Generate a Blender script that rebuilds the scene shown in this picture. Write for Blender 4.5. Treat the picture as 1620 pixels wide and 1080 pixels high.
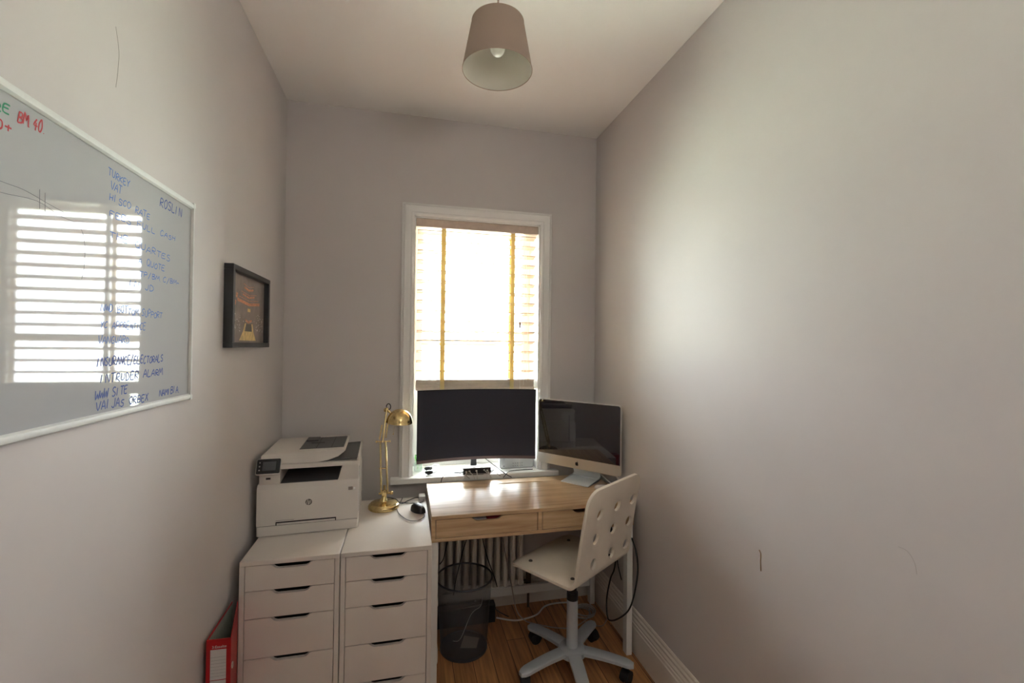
import bpy, bmesh, math, random
from mathutils import Vector, Matrix

# ------------------------------------------------------------------ scene
for o in list(bpy.data.objects):
    bpy.data.objects.remove(o)
S = bpy.context.scene
COL = S.collection
random.seed(4)

# camera
cd = bpy.data.cameras.new('camera')
cd.sensor_width = 36.0
cd.lens = 707.6 / 1620 * 36
cd.clip_start = 0.02
cam = bpy.data.objects.new('camera', cd)
COL.objects.link(cam)
yaw, pitch, roll = .2323426, .01044266, -.01128458
Rz = Matrix.Rotation(-yaw, 4, 'Z')
Rx = Matrix.Rotation(pitch, 4, 'X')
Ry = Matrix.Rotation(roll, 4, 'Y')
cam.matrix_world = Matrix.Translation((.6437, -2.625, 1.5365)) @ Rz @ Rx @ Ry @ Matrix.Rotation(math.pi / 2, 4, 'X')
S.camera = cam

# daylight: an overcast white sky seen through the window
world = bpy.data.worlds.new('overcast_sky')
S.world = world
world.use_nodes = True
bgn = world.node_tree.nodes['Background']
bgn.inputs['Color'].default_value = (0.94, 0.97, 1.0, 1)
wtc = world.node_tree.nodes.new('ShaderNodeTexCoord')
wsx = world.node_tree.nodes.new('ShaderNodeSeparateXYZ')
wmr = world.node_tree.nodes.new('ShaderNodeMapRange')     # overcast sky: zenith about three times the horizon
wmr.inputs['From Min'].default_value = 0.0
wmr.inputs['From Max'].default_value = 1.0
wmr.inputs['To Min'].default_value = 7.0
wmr.inputs['To Max'].default_value = 21.0
world.node_tree.links.new(wtc.outputs['Generated'], wsx.inputs[0])
world.node_tree.links.new(wsx.outputs['Z'], wmr.inputs['Value'])
world.node_tree.links.new(wmr.outputs[0], bgn.inputs['Strength'])

S.view_settings.view_transform = 'Standard'
S.view_settings.look = 'None'
S.view_settings.gamma = 1
S.view_settings.use_curve_mapping = False
S.view_settings.exposure = 2.4

XR = 1.80       # right wall
CE = 2.856      # ceiling
YF = -3.6       # rear wall, behind the camera

# added weak fill lamp, set in the unseen hallway behind the camera
hl = bpy.data.lights.new('added_hall_fill', 'AREA')
hl.shape = 'DISK'
hl.size = .5
hl.energy = 2
hl.color = (1, .96, .91)
hlo = bpy.data.objects.new('added_hall_fill', hl)
hlo.location = (.95, -4.3, 2.5)
COL.objects.link(hlo)
# added fill lamp, unseen behind the camera, aimed up to brighten the ceiling
ul = bpy.data.lights.new('added_ceiling_fill', 'AREA')
ul.shape = 'DISK'
ul.size = .22
ul.energy = 3.0
ul.color = (1, .98, .95)
ulo = bpy.data.objects.new('added_ceiling_fill', ul)
ulo.location = (1.55, -3.45, 1.95)
ulo.rotation_euler = (math.pi, 0, 0)
COL.objects.link(ulo)
# sampling portal in the window opening
pl = bpy.data.lights.new('window_portal', 'AREA')
pl.shape = 'RECTANGLE'
pl.size = .78
pl.size_y = 1.52
pl.cycles.is_portal = True
plo = bpy.data.objects.new('window_portal', pl)
plo.location = (1.06, .27, 1.54)
plo.rotation_euler = (-math.pi / 2, 0, 0)
COL.objects.link(plo)

# ------------------------------------------------------------------ materials
def lin(c):
    def f(v):
        v /= 255.0
        return v / 12.92 if v <= .04045 else ((v + .055) / 1.055) ** 2.4
    return (f(c[0]), f(c[1]), f(c[2]), 1)

def mat(name, c, rough=.5, metal=0.0, spec=.5, coat=0.0, trans=0.0, noise=0.0, nscale=40, bump=0.0, bscale=200, alpha=1.0, coat_rough=.03):
    m = bpy.data.materials.new(name)
    m.use_nodes = True
    nt = m.node_tree
    b = nt.nodes['Principled BSDF']
    b.inputs['Base Color'].default_value = lin(c)
    b.inputs['Roughness'].default_value = rough
    b.inputs['Metallic'].default_value = metal
    b.inputs['Specular IOR Level'].default_value = spec
    b.inputs['Coat Weight'].default_value = coat
    b.inputs['Coat Roughness'].default_value = coat_rough
    b.inputs['Transmission Weight'].default_value = trans
    b.inputs['Alpha'].default_value = alpha
    tc = nt.nodes.new('ShaderNodeTexCoord')
    if noise > 0:
        n = nt.nodes.new('ShaderNodeTexNoise')
        n.inputs['Scale'].default_value = nscale
        n.inputs['Detail'].default_value = 4
        nt.links.new(tc.outputs['Object'], n.inputs['Vector'])
        r = nt.nodes.new('ShaderNodeValToRGB')
        a = lin([v * (1 - noise) for v in c])
        d = lin([min(255, v * (1 + noise)) for v in c])
        r.color_ramp.elements[0].position = .3
        r.color_ramp.elements[1].position = .7
        r.color_ramp.elements[0].color = a
        r.color_ramp.elements[1].color = d
        nt.links.new(n.outputs['Fac'], r.inputs['Fac'])
        nt.links.new(r.outputs['Color'], b.inputs['Base Color'])
    if bump > 0:
        n2 = nt.nodes.new('ShaderNodeTexNoise')
        n2.inputs['Scale'].default_value = bscale
        n2.inputs['Detail'].default_value = 3
        nt.links.new(tc.outputs['Object'], n2.inputs['Vector'])
        bp = nt.nodes.new('ShaderNodeBump')
        bp.inputs['Strength'].default_value = bump
        bp.inputs['Distance'].default_value = .002
        nt.links.new(n2.outputs['Fac'], bp.inputs['Height'])
        nt.links.new(bp.outputs['Normal'], b.inputs['Normal'])
    return m

def wood_floor():
    m = bpy.data.materials.new('oak_boards')
    m.use_nodes = True
    nt = m.node_tree
    b = nt.nodes['Principled BSDF']
    tc = nt.nodes.new('ShaderNodeTexCoord')
    sx = nt.nodes.new('ShaderNodeSeparateXYZ')
    nt.links.new(tc.outputs['Object'], sx.inputs[0])
    cx = nt.nodes.new('ShaderNodeCombineXYZ')
    nt.links.new(sx.outputs['Y'], cx.inputs['X'])
    nt.links.new(sx.outputs['X'], cx.inputs['Y'])
    br = nt.nodes.new('ShaderNodeTexBrick')
    br.offset = .37
    br.inputs['Color1'].default_value = lin((200, 146, 96))
    br.inputs['Color2'].default_value = lin((166, 114, 72))
    br.inputs['Mortar'].default_value = lin((60, 38, 24))
    br.inputs['Scale'].default_value = 1
    br.inputs['Mortar Size'].default_value = .0016
    br.inputs['Brick Width'].default_value = .9
    br.inputs['Row Height'].default_value = .098
    nt.links.new(cx.outputs[0], br.inputs['Vector'])
    mp = nt.nodes.new('ShaderNodeMapping')
    mp.inputs['Scale'].default_value = (38, 2.2, 1)
    nt.links.new(tc.outputs['Object'], mp.inputs['Vector'])
    n = nt.nodes.new('ShaderNodeTexNoise')
    n.inputs['Scale'].default_value = 1.6
    n.inputs['Detail'].default_value = 6
    n.inputs['Distortion'].default_value = .6
    nt.links.new(mp.outputs[0], n.inputs['Vector'])
    rp = nt.nodes.new('ShaderNodeValToRGB')
    rp.color_ramp.elements[0].position = .3
    rp.color_ramp.elements[0].color = (.52, .50, .48, 1)
    rp.color_ramp.elements[1].position = .72
    rp.color_ramp.elements[1].color = (1.1, 1.08, 1.05, 1)
    nt.links.new(n.outputs['Fac'], rp.inputs['Fac'])
    mx = nt.nodes.new('ShaderNodeMix')
    mx.data_type = 'RGBA'
    mx.blend_type = 'MULTIPLY'
    mx.inputs[0].default_value = 1
    nt.links.new(br.outputs['Color'], mx.inputs[6])
    nt.links.new(rp.outputs['Color'], mx.inputs[7])
    nt.links.new(mx.outputs[2], b.inputs['Base Color'])
    b.inputs['Roughness'].default_value = .38
    b.inputs['Specular IOR Level'].default_value = .4
    return m

def wood_desk():
    m = bpy.data.materials.new('pale_oak_veneer')
    m.use_nodes = True
    nt = m.node_tree
    b = nt.nodes['Principled BSDF']
    tc = nt.nodes.new('ShaderNodeTexCoord')
    mp = nt.nodes.new('ShaderNodeMapping')
    mp.inputs['Scale'].default_value = (1.6, 26, 26)
    nt.links.new(tc.outputs['Object'], mp.inputs['Vector'])
    n = nt.nodes.new('ShaderNodeTexNoise')
    n.inputs['Scale'].default_value = 2.2
    n.inputs['Detail'].default_value = 7
    n.inputs['Distortion'].default_value = .35
    nt.links.new(mp.outputs[0], n.inputs['Vector'])
    rp = nt.nodes.new('ShaderNodeValToRGB')
    rp.color_ramp.elements[0].position = .32
    rp.color_ramp.elements[0].color = lin((178, 144, 108))
    rp.color_ramp.elements[1].position = .68
    rp.color_ramp.elements[1].color = lin((212, 182, 144))
    nt.links.new(n.outputs['Fac'], rp.inputs['Fac'])
    nt.links.new(rp.outputs['Color'], b.inputs['Base Color'])
    b.inputs['Roughness'].default_value = .28
    b.inputs['Specular IOR Level'].default_value = .38
    return m

def mix_transparent(name, c, amount, rough=.5, metal=0.0, checker=0.0):
    m = bpy.data.materials.new(name)
    m.use_nodes = True
    nt = m.node_tree
    b = nt.nodes['Principled BSDF']
    b.inputs['Base Color'].default_value = lin(c)
    b.inputs['Roughness'].default_value = rough
    b.inputs['Metallic'].default_value = metal
    t = nt.nodes.new('ShaderNodeBsdfTransparent')
    x = nt.nodes.new('ShaderNodeMixShader')
    x.inputs[0].default_value = 1 - amount
    if checker > 0:
        tc = nt.nodes.new('ShaderNodeTexCoord')
        w = []
        for d in ('X', 'Z'):
            q = nt.nodes.new('ShaderNodeTexWave')
            q.wave_type = 'BANDS'
            q.bands_direction = 'DIAGONAL' if d == 'X' else 'Z'
            q.inputs['Scale'].default_value = checker
            nt.links.new(tc.outputs['Object'], q.inputs['Vector'])
            w.append(q)
        mm = nt.nodes.new('ShaderNodeMath')
        mm.operation = 'MAXIMUM'
        nt.links.new(w[0].outputs['Fac'], mm.inputs[0])
        nt.links.new(w[1].outputs['Fac'], mm.inputs[1])
        mr = nt.nodes.new('ShaderNodeMapRange')
        mr.inputs['To Min'].default_value = max(0, 1 - amount - .3)
        mr.inputs['To Max'].default_value = min(1, 1 - amount + .22)
        nt.links.new(mm.outputs[0], mr.inputs['Value'])
        nt.links.new(mr.outputs[0], x.inputs[0])
    nt.links.new(t.outputs[0], x.inputs[1])
    nt.links.new(b.outputs[0], x.inputs[2])
    nt.links.new(x.outputs[0], nt.nodes['Material Output'].inputs['Surface'])
    return m

def window_glass():
    m = bpy.data.materials.new('window_glass')
    m.use_nodes = True
    nt = m.node_tree
    nt.nodes.remove(nt.nodes['Principled BSDF'])
    t = nt.nodes.new('ShaderNodeBsdfTransparent')
    t.inputs['Color'].default_value = (.97, .99, .98, 1)
    g = nt.nodes.new('ShaderNodeBsdfGlossy')
    g.inputs['Roughness'].default_value = 0.02
    f = nt.nodes.new('ShaderNodeFresnel')
    x = nt.nodes.new('ShaderNodeMixShader')
    nt.links.new(f.outputs[0], x.inputs[0])
    nt.links.new(t.outputs[0], x.inputs[1])
    nt.links.new(g.outputs[0], x.inputs[2])
    nt.links.new(x.outputs[0], nt.nodes['Material Output'].inputs['Surface'])
    return m

def translucent(name, c, amount=.5, rough=.7):
    m = bpy.data.materials.new(name)
    m.use_nodes = True
    nt = m.node_tree
    b = nt.nodes['Principled BSDF']
    b.inputs['Base Color'].default_value = lin(c)
    b.inputs['Roughness'].default_value = rough
    t = nt.nodes.new('ShaderNodeBsdfTranslucent')
    t.inputs['Color'].default_value = lin(c)
    x = nt.nodes.new('ShaderNodeMixShader')
    x.inputs[0].default_value = amount
    nt.links.new(b.outputs[0], x.inputs[1])
    nt.links.new(t.outputs[0], x.inputs[2])
    nt.links.new(x.outputs[0], nt.nodes['Material Output'].inputs['Surface'])
    return m

def wall_paint(name, c, spec=.16, rough=.52):
    m = bpy.data.materials.new(name)
    m.use_nodes = True
    nt = m.node_tree
    b = nt.nodes['Principled BSDF']
    tc = nt.nodes.new('ShaderNodeTexCoord')
    n = nt.nodes.new('ShaderNodeTexNoise')
    n.inputs['Scale'].default_value = 2.4
    n.inputs['Detail'].default_value = 5
    nt.links.new(tc.outputs['Object'], n.inputs['Vector'])
    rp = nt.nodes.new('ShaderNodeValToRGB')
    rp.color_ramp.elements[0].position = .25
    rp.color_ramp.elements[0].color = lin([v * .985 for v in c])
    rp.color_ramp.elements[1].position = .75
    rp.color_ramp.elements[1].color = lin([min(255, v * 1.01) for v in c])
    nt.links.new(n.outputs['Fac'], rp.inputs['Fac'])
    nt.links.new(rp.outputs['Color'], b.inputs['Base Color'])
    b.inputs['Roughness'].default_value = rough
    b.inputs['Specular IOR Level'].default_value = spec
    n2 = nt.nodes.new('ShaderNodeTexNoise')
    n2.inputs['Scale'].default_value = 160
    n2.inputs['Detail'].default_value = 3
    nt.links.new(tc.outputs['Object'], n2.inputs['Vector'])
    bp = nt.nodes.new('ShaderNodeBump')
    bp.inputs['Strength'].default_value = .06
    bp.inputs['Distance'].default_value = .002
    nt.links.new(n2.outputs['Fac'], bp.inputs['Height'])
    nt.links.new(bp.outputs['Normal'], b.inputs['Normal'])
    return m

M = {
    'wall': wall_paint('taupe_wall_paint', (207, 201, 199)),
    'ceiling': mat('white_ceiling_paint', (245, 242, 239), .8, spec=.2, bump=.05),
    'hall': mat('hall_paint', (120, 112, 104), .8),
    'floor': wood_floor(),
    'desk': wood_desk(),
    'gloss_white': mat('white_gloss_woodwork', (233, 231, 228), .35, bump=.04, bscale=60),
    'skirting': mat('cream_gloss_skirting', (222, 214, 204), .35, bump=.04, bscale=60),
    'cab': mat('white_cabinet_foil', (222, 214, 206), .42, noise=.01, nscale=6),
    'cab_edge': mat('white_cabinet_edge', (226, 218, 208), .5),
    'steel_white': mat('white_powder_coat', (228, 226, 222), .45, bump=.03, bscale=400),
    'slat': translucent('beige_blind_slat', (206, 176, 152), .10, .5),
    'valance': mat('beige_blind_wood', (205, 184, 168), .5, noise=.03, nscale=30),
    'tape': translucent('ochre_ladder_tape', (226, 206, 150), .3),
    'cord': mat('white_cord', (235, 230, 222), .7),
    'tassel': mat('brown_tassel', (70, 50, 36), .5),
    'glass': window_glass(),
    'board': mat('whiteboard_enamel', (182, 184, 186), .035, spec=.26),
    'alu_white': mat('pale_aluminium', (222, 224, 221), .5, metal=.0, noise=.01, nscale=80),
    'grey_plastic': mat('grey_plastic', (150, 152, 152), .5),
    'blue_ink': mat('blue_marker', (58, 108, 190), .6),
    'navy_ink': mat('navy_marker', (40, 72, 150), .6),
    'red_ink': mat('red_marker', (176, 34, 40), .6),
    'green_ink': mat('green_marker', (30, 140, 96), .6),
    'dark_ink': mat('black_marker', (110, 112, 122), .6),
    'frame_black': mat('black_frame', (44, 46, 48), .38),
    'print_dark': mat('print_dark', (138, 124, 116), .4, noise=.10, nscale=24, coat=1.0),
    'print_orange': mat('print_orange', (196, 128, 92), .5, noise=.2, nscale=90),
    'print_gold': mat('print_gold', (218, 190, 128), .5, noise=.1, nscale=60),
    'print_pale': mat('print_pale', (196, 188, 180), .5, noise=.2, nscale=90),
    'print_black': mat('print_black', (92, 84, 78), .5),
    'printer': mat('printer_white', (216, 210, 203), .45, bump=.05, bscale=500),
    'printer_dark': mat('printer_dark_grey', (84, 84, 86), .5, bump=.06, bscale=500),
    'printer_black': mat('printer_gloss_black', (26, 26, 28), .15),
    'printer_screen': mat('printer_screen', (74, 76, 80), .2),
    'logo_grey': mat('badge_grey', (98, 92, 88), .4),
    'seam': mat('dark_seam', (44, 40, 38), .7),
    'lit_white': mat('button_white', (244, 244, 244), .3),
    'brass': mat('brushed_brass', (222, 198, 142), .24, metal=1.0, noise=.08, nscale=60),
    'brass_in': mat('shade_inner_white', (222, 220, 214), .5),
    'bulb': mat('opal_bulb_glass', (240, 240, 236), .2),
    'screen': mat('matte_screen', (40, 42, 56), .36, spec=.5),
    'screen_gloss': mat('gloss_screen', (28, 28, 38), .03, spec=.9, coat=1.0),
    'bezel': mat('black_bezel', (24, 24, 26), .4),
    'chin': mat('plum_grey_trim', (120, 104, 104), .35, metal=.4),
    'alu': mat('satin_aluminium', (216, 214, 210), .33, metal=.75, bump=.02, bscale=900),
    'foot_alu': mat('foot_aluminium', (238, 242, 245), .35, metal=.12),
    'black_plastic': mat('black_plastic', (26, 27, 30), .4),
    'black_rubber': mat('black_rubber', (20, 20, 22), .6),
    'cable_black': mat('black_cable', (24, 24, 26), .5),
    'cable_white': mat('white_cable', (216, 212, 206), .5),
    'cable_grey': mat('grey_cable', (160, 152, 146), .5),
    'silver': mat('silver_plastic', (196, 200, 202), .35, metal=.3),
    'hub_top': mat('hub_white_top', (236, 236, 236), .35),
    'leaf': translucent('green_leaf', (104, 176, 74), .4, .5),
    'clear': mix_transparent('clear_glass', (214, 234, 220), .72, .05),
    'chair': mat('white_lacquered_ply', (232, 223, 208), .42, noise=.015, nscale=10),
    'steel_grey': mat('grey_powder_coat', (186, 192, 197), .42, metal=.2, bump=.03, bscale=500),
    'bolt': mat('steel_bolt', (90, 88, 84), .35, metal=.9),
    'mesh': mix_transparent('black_wire_mesh', (116, 118, 122), .62, .45, .5, 190),
    'bin_rim': mat('dark_grey_steel', (78, 80, 84), .4, metal=.6),
    'rad': mat('cream_radiator_enamel', (236, 229, 219), .42),
    'brass_valve': mat('dark_valve', (84, 72, 58), .4, metal=.7),
    'copper': mat('painted_pipe', (90, 70, 56), .5),
    'red': mat('red_binder_board', (176, 16, 24), .45, noise=.02, nscale=60),
    'binder_in': mat('grey_binder_lining', (150, 156, 146), .7, noise=.06, nscale=120),
    'label': mat('pale_label_paper', (206, 202, 200), .7),
    'label_line': mat('label_line_grey', (150, 146, 146), .7),
    'shade': translucent('taupe_linen', (168, 148, 134), .08, .9),
    'shade_in': mat('shade_lining_white', (214, 208, 198), .8),
    'paper': mat('paper_white', (226, 226, 230), .8),
    'red_item': mat('red_card', (150, 20, 40), .6),
    'lawn': mat('pale_lawn', (180, 184, 164), .9, noise=.2, nscale=3),
    'stain': mat('brown_drip', (140, 108, 60), .5),
    'scuff': mat('grey_scuff', (176, 170, 166), .7),
    'white_mouse': mat('white_mouse_plastic', (236, 230, 222), .25),
    'drawer_shade': mat('painted_drawer_shade', (38, 36, 35), .8),  # shade of the drawer interior painted as a dark colour
    'hole_dark': mat('dark_recess', (14, 14, 14), .8),
}
# linen weave bump on the pendant shade comes from its own noise
# ------------------------------------------------------------------ mesh helpers
WM = {}

def obj(name, bm, m, parent=None, local=False, smooth=None, extra=None):
    bmesh.ops.recalc_face_normals(bm, faces=bm.faces)
    me = bpy.data.meshes.new(name)
    if parent is not None:
        W = WM[parent.name]
        if not local:
            bm.transform(W.inverted())
    bm.to_mesh(me)
    bm.free()
    me.materials.append(M[m])
    if extra:
        for e in extra:
            me.materials.append(M[e])
    if smooth is not None:
        for p in me.polygons:
            p.use_smooth = True
        me.set_sharp_from_angle(angle=math.radians(smooth))
    o = bpy.data.objects.new(name, me)
    COL.objects.link(o)
    if parent is not None:
        o.parent = parent
        WM[o.name] = WM[parent.name]
    else:
        WM[o.name] = Matrix.Identity(4)
    return o

def thing(name, label, cat, loc=(0, 0, 0), rz=0.0, group=None):
    o = bpy.data.objects.new(name, None)
    o.empty_display_size = .05
    COL.objects.link(o)
    o.location = loc
    o.rotation_euler = (0, 0, rz)
    WM[o.name] = Matrix.Translation(loc) @ Matrix.Rotation(rz, 4, 'Z')
    o['label'] = label
    o['category'] = cat
    if group:
        o['group'] = group
    return o

def tag(o, label, cat, group=None):
    o['label'] = label
    o['category'] = cat
    if group:
        o['group'] = group
    # put the origin at the middle of the mesh's base
    co = [v.co for v in o.data.vertices]
    c = Vector(((min(v.x for v in co) + max(v.x for v in co)) / 2, (min(v.y for v in co) + max(v.y for v in co)) / 2, min(v.z for v in co)))
    o.data.transform(Matrix.Translation(-c))
    o.location = c
    WM[o.name] = Matrix.Translation(c)
    return o

def struct(name, bm, m, parent=None, **k):
    o = obj(name, bm, m, parent, **k)
    if parent is None:
        o['kind'] = 'structure'
    return o

def B():
    return bmesh.new()

def box(bm, x0, x1, y0, y1, z0, z1, bev=0.0, seg=2, mi=0):
    vs = [bm.verts.new(p) for p in ((x0, y0, z0), (x1, y0, z0), (x1, y1, z0), (x0, y1, z0), (x0, y0, z1), (x1, y0, z1), (x1, y1, z1), (x0, y1, z1))]
    fs = [bm.faces.new([vs[i] for i in q]) for q in ((3, 2, 1, 0), (4, 5, 6, 7), (0, 1, 5, 4), (1, 2, 6, 5), (2, 3, 7, 6), (3, 0, 4, 7))]
    for f in fs:
        f.material_index = mi
    if bev > 0:
        es = list({e for f in fs for e in f.edges})
        bmesh.ops.bevel(bm, geom=es, offset=bev, segments=seg, profile=.6, affect='EDGES')

def prism(bm, pts, o, u, v, w, depth, mi=0, bev=0.0):
    """polygon (a,b) -> o + a*u + b*v, extruded depth along w"""
    o, u, v, w = Vector(o), Vector(u), Vector(v), Vector(w)
    a = [bm.verts.new(o + u * p[0] + v * p[1]) for p in pts]
    b = [bm.verts.new(o + u * p[0] + v * p[1] + w * depth) for p in pts]
    f = [bm.faces.new(a[::-1]), bm.faces.new(b)]
    n = len(pts)
    for i in range(n):
        f.append(bm.faces.new((a[i], a[(i + 1) % n], b[(i + 1) % n], b[i])))
    for q in f:
        q.material_index = mi
    if bev > 0:
        es = list({e for q in f[:2] for e in q.edges})
        bmesh.ops.bevel(bm, geom=es, offset=bev, segments=2, profile=.6, affect='EDGES')

def lathe(bm, prof, c=(0, 0, 0), n=40, rot=None, close=False, mi=0):
    c = Vector(c)
    rings = []
    for r, z in prof:
        ring = []
        if r < 1e-6:
            p = Vector((0, 0, z))
            if rot:
                p = rot @ p
            ring = [bm.verts.new(c + p)]
        else:
            for i in range(n):
                a = 2 * math.pi * i / n
                p = Vector((r * math.cos(a), r * math.sin(a), z))
                if rot:
                    p = rot @ p
                ring.append(bm.verts.new(c + p))
        rings.append(ring)
    pairs = list(zip(rings, rings[1:]))
    if close:
        pairs.append((rings[-1], rings[0]))
    for A, Bq in pairs:
        for i in range(n):
            j = (i + 1) % n
            if len(A) == 1 and len(Bq) == 1:
                continue
            if len(A) == 1:
                f = bm.faces.new((A[0], Bq[j], Bq[i]))
            elif len(Bq) == 1:
                f = bm.faces.new((A[i], A[j], Bq[0]))
            else:
                f = bm.faces.new((A[i], A[j], Bq[j], Bq[i]))
            f.material_index = mi

def catmull(pts, k=6, closed=False):
    P = [Vector(p) for p in pts]
    out = []
    n = len(P)
    rng = n if closed else n - 1
    for i in range(rng):
        if closed:
            p0, p1, p2, p3 = P[(i - 1) % n], P[i], P[(i + 1) % n], P[(i + 2) % n]
        else:
            p0, p1, p2, p3 = P[max(i - 1, 0)], P[i], P[i + 1], P[min(i + 2, n - 1)]
        for j in range(k):
            t = j / k
            out.append(.5 * ((2 * p1) + (-p0 + p2) * t + (2 * p0 - 5 * p1 + 4 * p2 - p3) * t * t + (-p0 + 3 * p1 - 3 * p2 + p3) * t ** 3))
    if not closed:
        out.append(P[-1])
    return out

def tube(bm, pts, r, n=8, smooth=0, closed=False, mi=0, r2=None):
    P = catmull(pts, smooth, closed) if smooth else [Vector(p) for p in pts]
    m = len(P)
    rings = []
    nrm = None
    for i in range(m):
        if closed:
            t = P[(i + 1) % m] - P[i - 1]
        else:
            t = P[min(i + 1, m - 1)] - P[max(i - 1, 0)]
        if t.length < 1e-9:
            t = Vector((0, 0, 1))
        t.normalize()
        if nrm is None:
            a = Vector((0, 0, 1)) if abs(t.z) < .9 else Vector((1, 0, 0))
            nrm = t.cross(a).normalized()
        else:
            nrm = nrm - t * nrm.dot(t)
            if nrm.length < 1e-6:
                nrm = t.orthogonal()
            nrm.normalize()
        bn = t.cross(nrm)
        rr = r if r2 is None else r + (r2 - r) * i / (m - 1)
        rings.append([bm.verts.new(P[i] + (nrm * math.cos(2 * math.pi * q / n) + bn * math.sin(2 * math.pi * q / n)) * rr) for q in range(n)])
    for i in range(m if closed else m - 1):
        A, C = rings[i], rings[(i + 1) % m]
        for q in range(n):
            f = bm.faces.new((A[q], A[(q + 1) % n], C[(q + 1) % n], C[q]))
            f.material_index = mi
    if not closed:
        bm.faces.new(rings[0][::-1]).material_index = mi
        bm.faces.new(rings[-1]).material_index = mi

def ellipsoid(bm, c, rx, ry, rz, nu=28, nv=14, rot=None, zmin=-1.0):
    prof = []
    for i in range(nv + 1):
        a = -math.pi / 2 + math.pi * i / nv
        prof.append((max(0, math.cos(a)), max(zmin, math.sin(a))))
    prof[0] = (0, prof[0][1])
    prof[-1] = (0, prof[-1][1])
    R3 = Matrix.Diagonal((rx, ry, rz))
    if rot:
        R3 = rot @ R3
    lathe(bm, prof, c, nu, R3)

def rrect(x0, x1, y0, y1, r, k=5):
    if not isinstance(r, (list, tuple)):
        r = [r] * 4
    pts = []
    for (cx, cy, a0, q) in ((x1 - r[0], y0 + r[0], -90, r[0]), (x1 - r[1], y1 - r[1], 0, r[1]), (x0 + r[2], y1 - r[2], 90, r[2]), (x0 + r[3], y0 + r[3], 180, r[3])):
        for i in range(k + 1):
            a = math.radians(a0 + 90 * i / k)
            pts.append((cx + q * math.cos(a), cy + q * math.sin(a)))
    return pts

def text_bm(txt, size, o, u, v, depth=.0006, align='LEFT'):
    cu = bpy.data.curves.new('lettering', 'FONT')
    cu.body = txt
    cu.size = size
    cu.align_x = align
    cu.extrude = depth / 2
    t = bpy.data.objects.new('lettering', cu)
    COL.objects.link(t)
    bpy.context.view_layer.update()
    me = bpy.data.meshes.new_from_object(t.evaluated_get(bpy.context.evaluated_depsgraph_get()))
    bpy.data.objects.remove(t)
    u, v = Vector(u), Vector(v)
    w = u.cross(v)
    X = Matrix((u, v, w)).transposed().to_4x4()
    X.translation = Vector(o) + w * depth / 2
    bm = bmesh.new()
    bm.from_mesh(me)
    bm.transform(X)
    return bm

# ------------------------------------------------------------------ room shell
b = B(); box(b, -.15, XR + .15, YF - .1, .0, -.06, 0)
struct('floor', b, 'floor')
b = B(); box(b, -.15, XR + .15, YF - .1, .3, CE, CE + .1)
struct('ceiling', b, 'ceiling')
b = B(); box(b, -.15, 0, YF, .3, 0, CE)
wl = struct('wall_left', b, 'wall')
b = B(); box(b, XR, XR + .15, YF, .3, 0, CE)
wr = struct('wall_right', b, 'wall')
OX0, OX1, OZ0, OZ1 = .682, 1.436, .756, 2.282
b = B()
box(b, 0, OX0, 0, .3, 0, CE)
box(b, OX1, XR, 0, .3, 0, CE)
box(b, OX0, OX1, 0, .3, OZ1, CE)
box(b, OX0, OX1, 0, .3, 0, OZ0)
wb = struct('wall_back', b, 'wall')
DX0, DX1, DZ = .22, 1.62, 2.05
b = B()
box(b, 0, DX0, YF - .12, YF, 0, CE)
box(b, DX1, XR, YF - .12, YF, 0, CE)
box(b, DX0, DX1, YF - .12, YF, DZ, CE)
struct('wall_front', b, 'wall')
b = B()
for (x0, x1) in ((DX0 - .07, DX0), (DX1, DX1 + .07)):
    box(b, x0, x1, YF - .001, YF + .02, 0, DZ + .07, .004)
box(b, DX0, DX1, YF - .001, YF + .02, DZ, DZ + .07, .004)
struct('door_1', b, 'gloss_white')
# unseen hallway, closed off and painted dark to cut stray light
b = B()
box(b, -.6, 2.4, -5.3, -5.2, 0, 2.7)
box(b, -.7, -.6, -5.3, YF - .12, 0, 2.7)
box(b, 2.4, 2.5, -5.3, YF - .12, 0, 2.7)
box(b, -.6, -.15, YF - .2, YF - .1, 0, 2.7)
box(b, XR + .15, 2.4, YF - .2, YF - .1, 0, 2.7)
box(b, -.7, 2.5, -5.3, YF - .1, 2.7, 2.8)
struct('wall_hallway', b, 'hall')
b = B(); box(b, -.7, 2.5, -5.3, YF - .1, -.06, 0)
struct('floor_hallway', b, 'floor')

# skirting boards
SK = [(0, 0), (.024, 0), (.024, .128), (.021, .134), (.021, .146), (.017, .150), (.017, .158), (.012, .168), (.012, .178), (.007, .186), (.006, .196), (.002, .204), (0, .204)]
b = B(); prism(b, SK, (XR, 0, 0), (-1, 0, 0), (0, 0, 1), (0, -1, 0), -YF)
struct('baseboard_right', b, 'skirting')
b = B(); prism(b, SK, (0, 0, 0), (1, 0, 0), (0, 0, 1), (0, -1, 0), -YF)
struct('baseboard_left', b, 'skirting')
b = B(); prism(b, SK, (.024, 0, 0), (0, -1, 0), (0, 0, 1), (1, 0, 0), XR - .048)
struct('baseboard_back', b, 'skirting')

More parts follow.
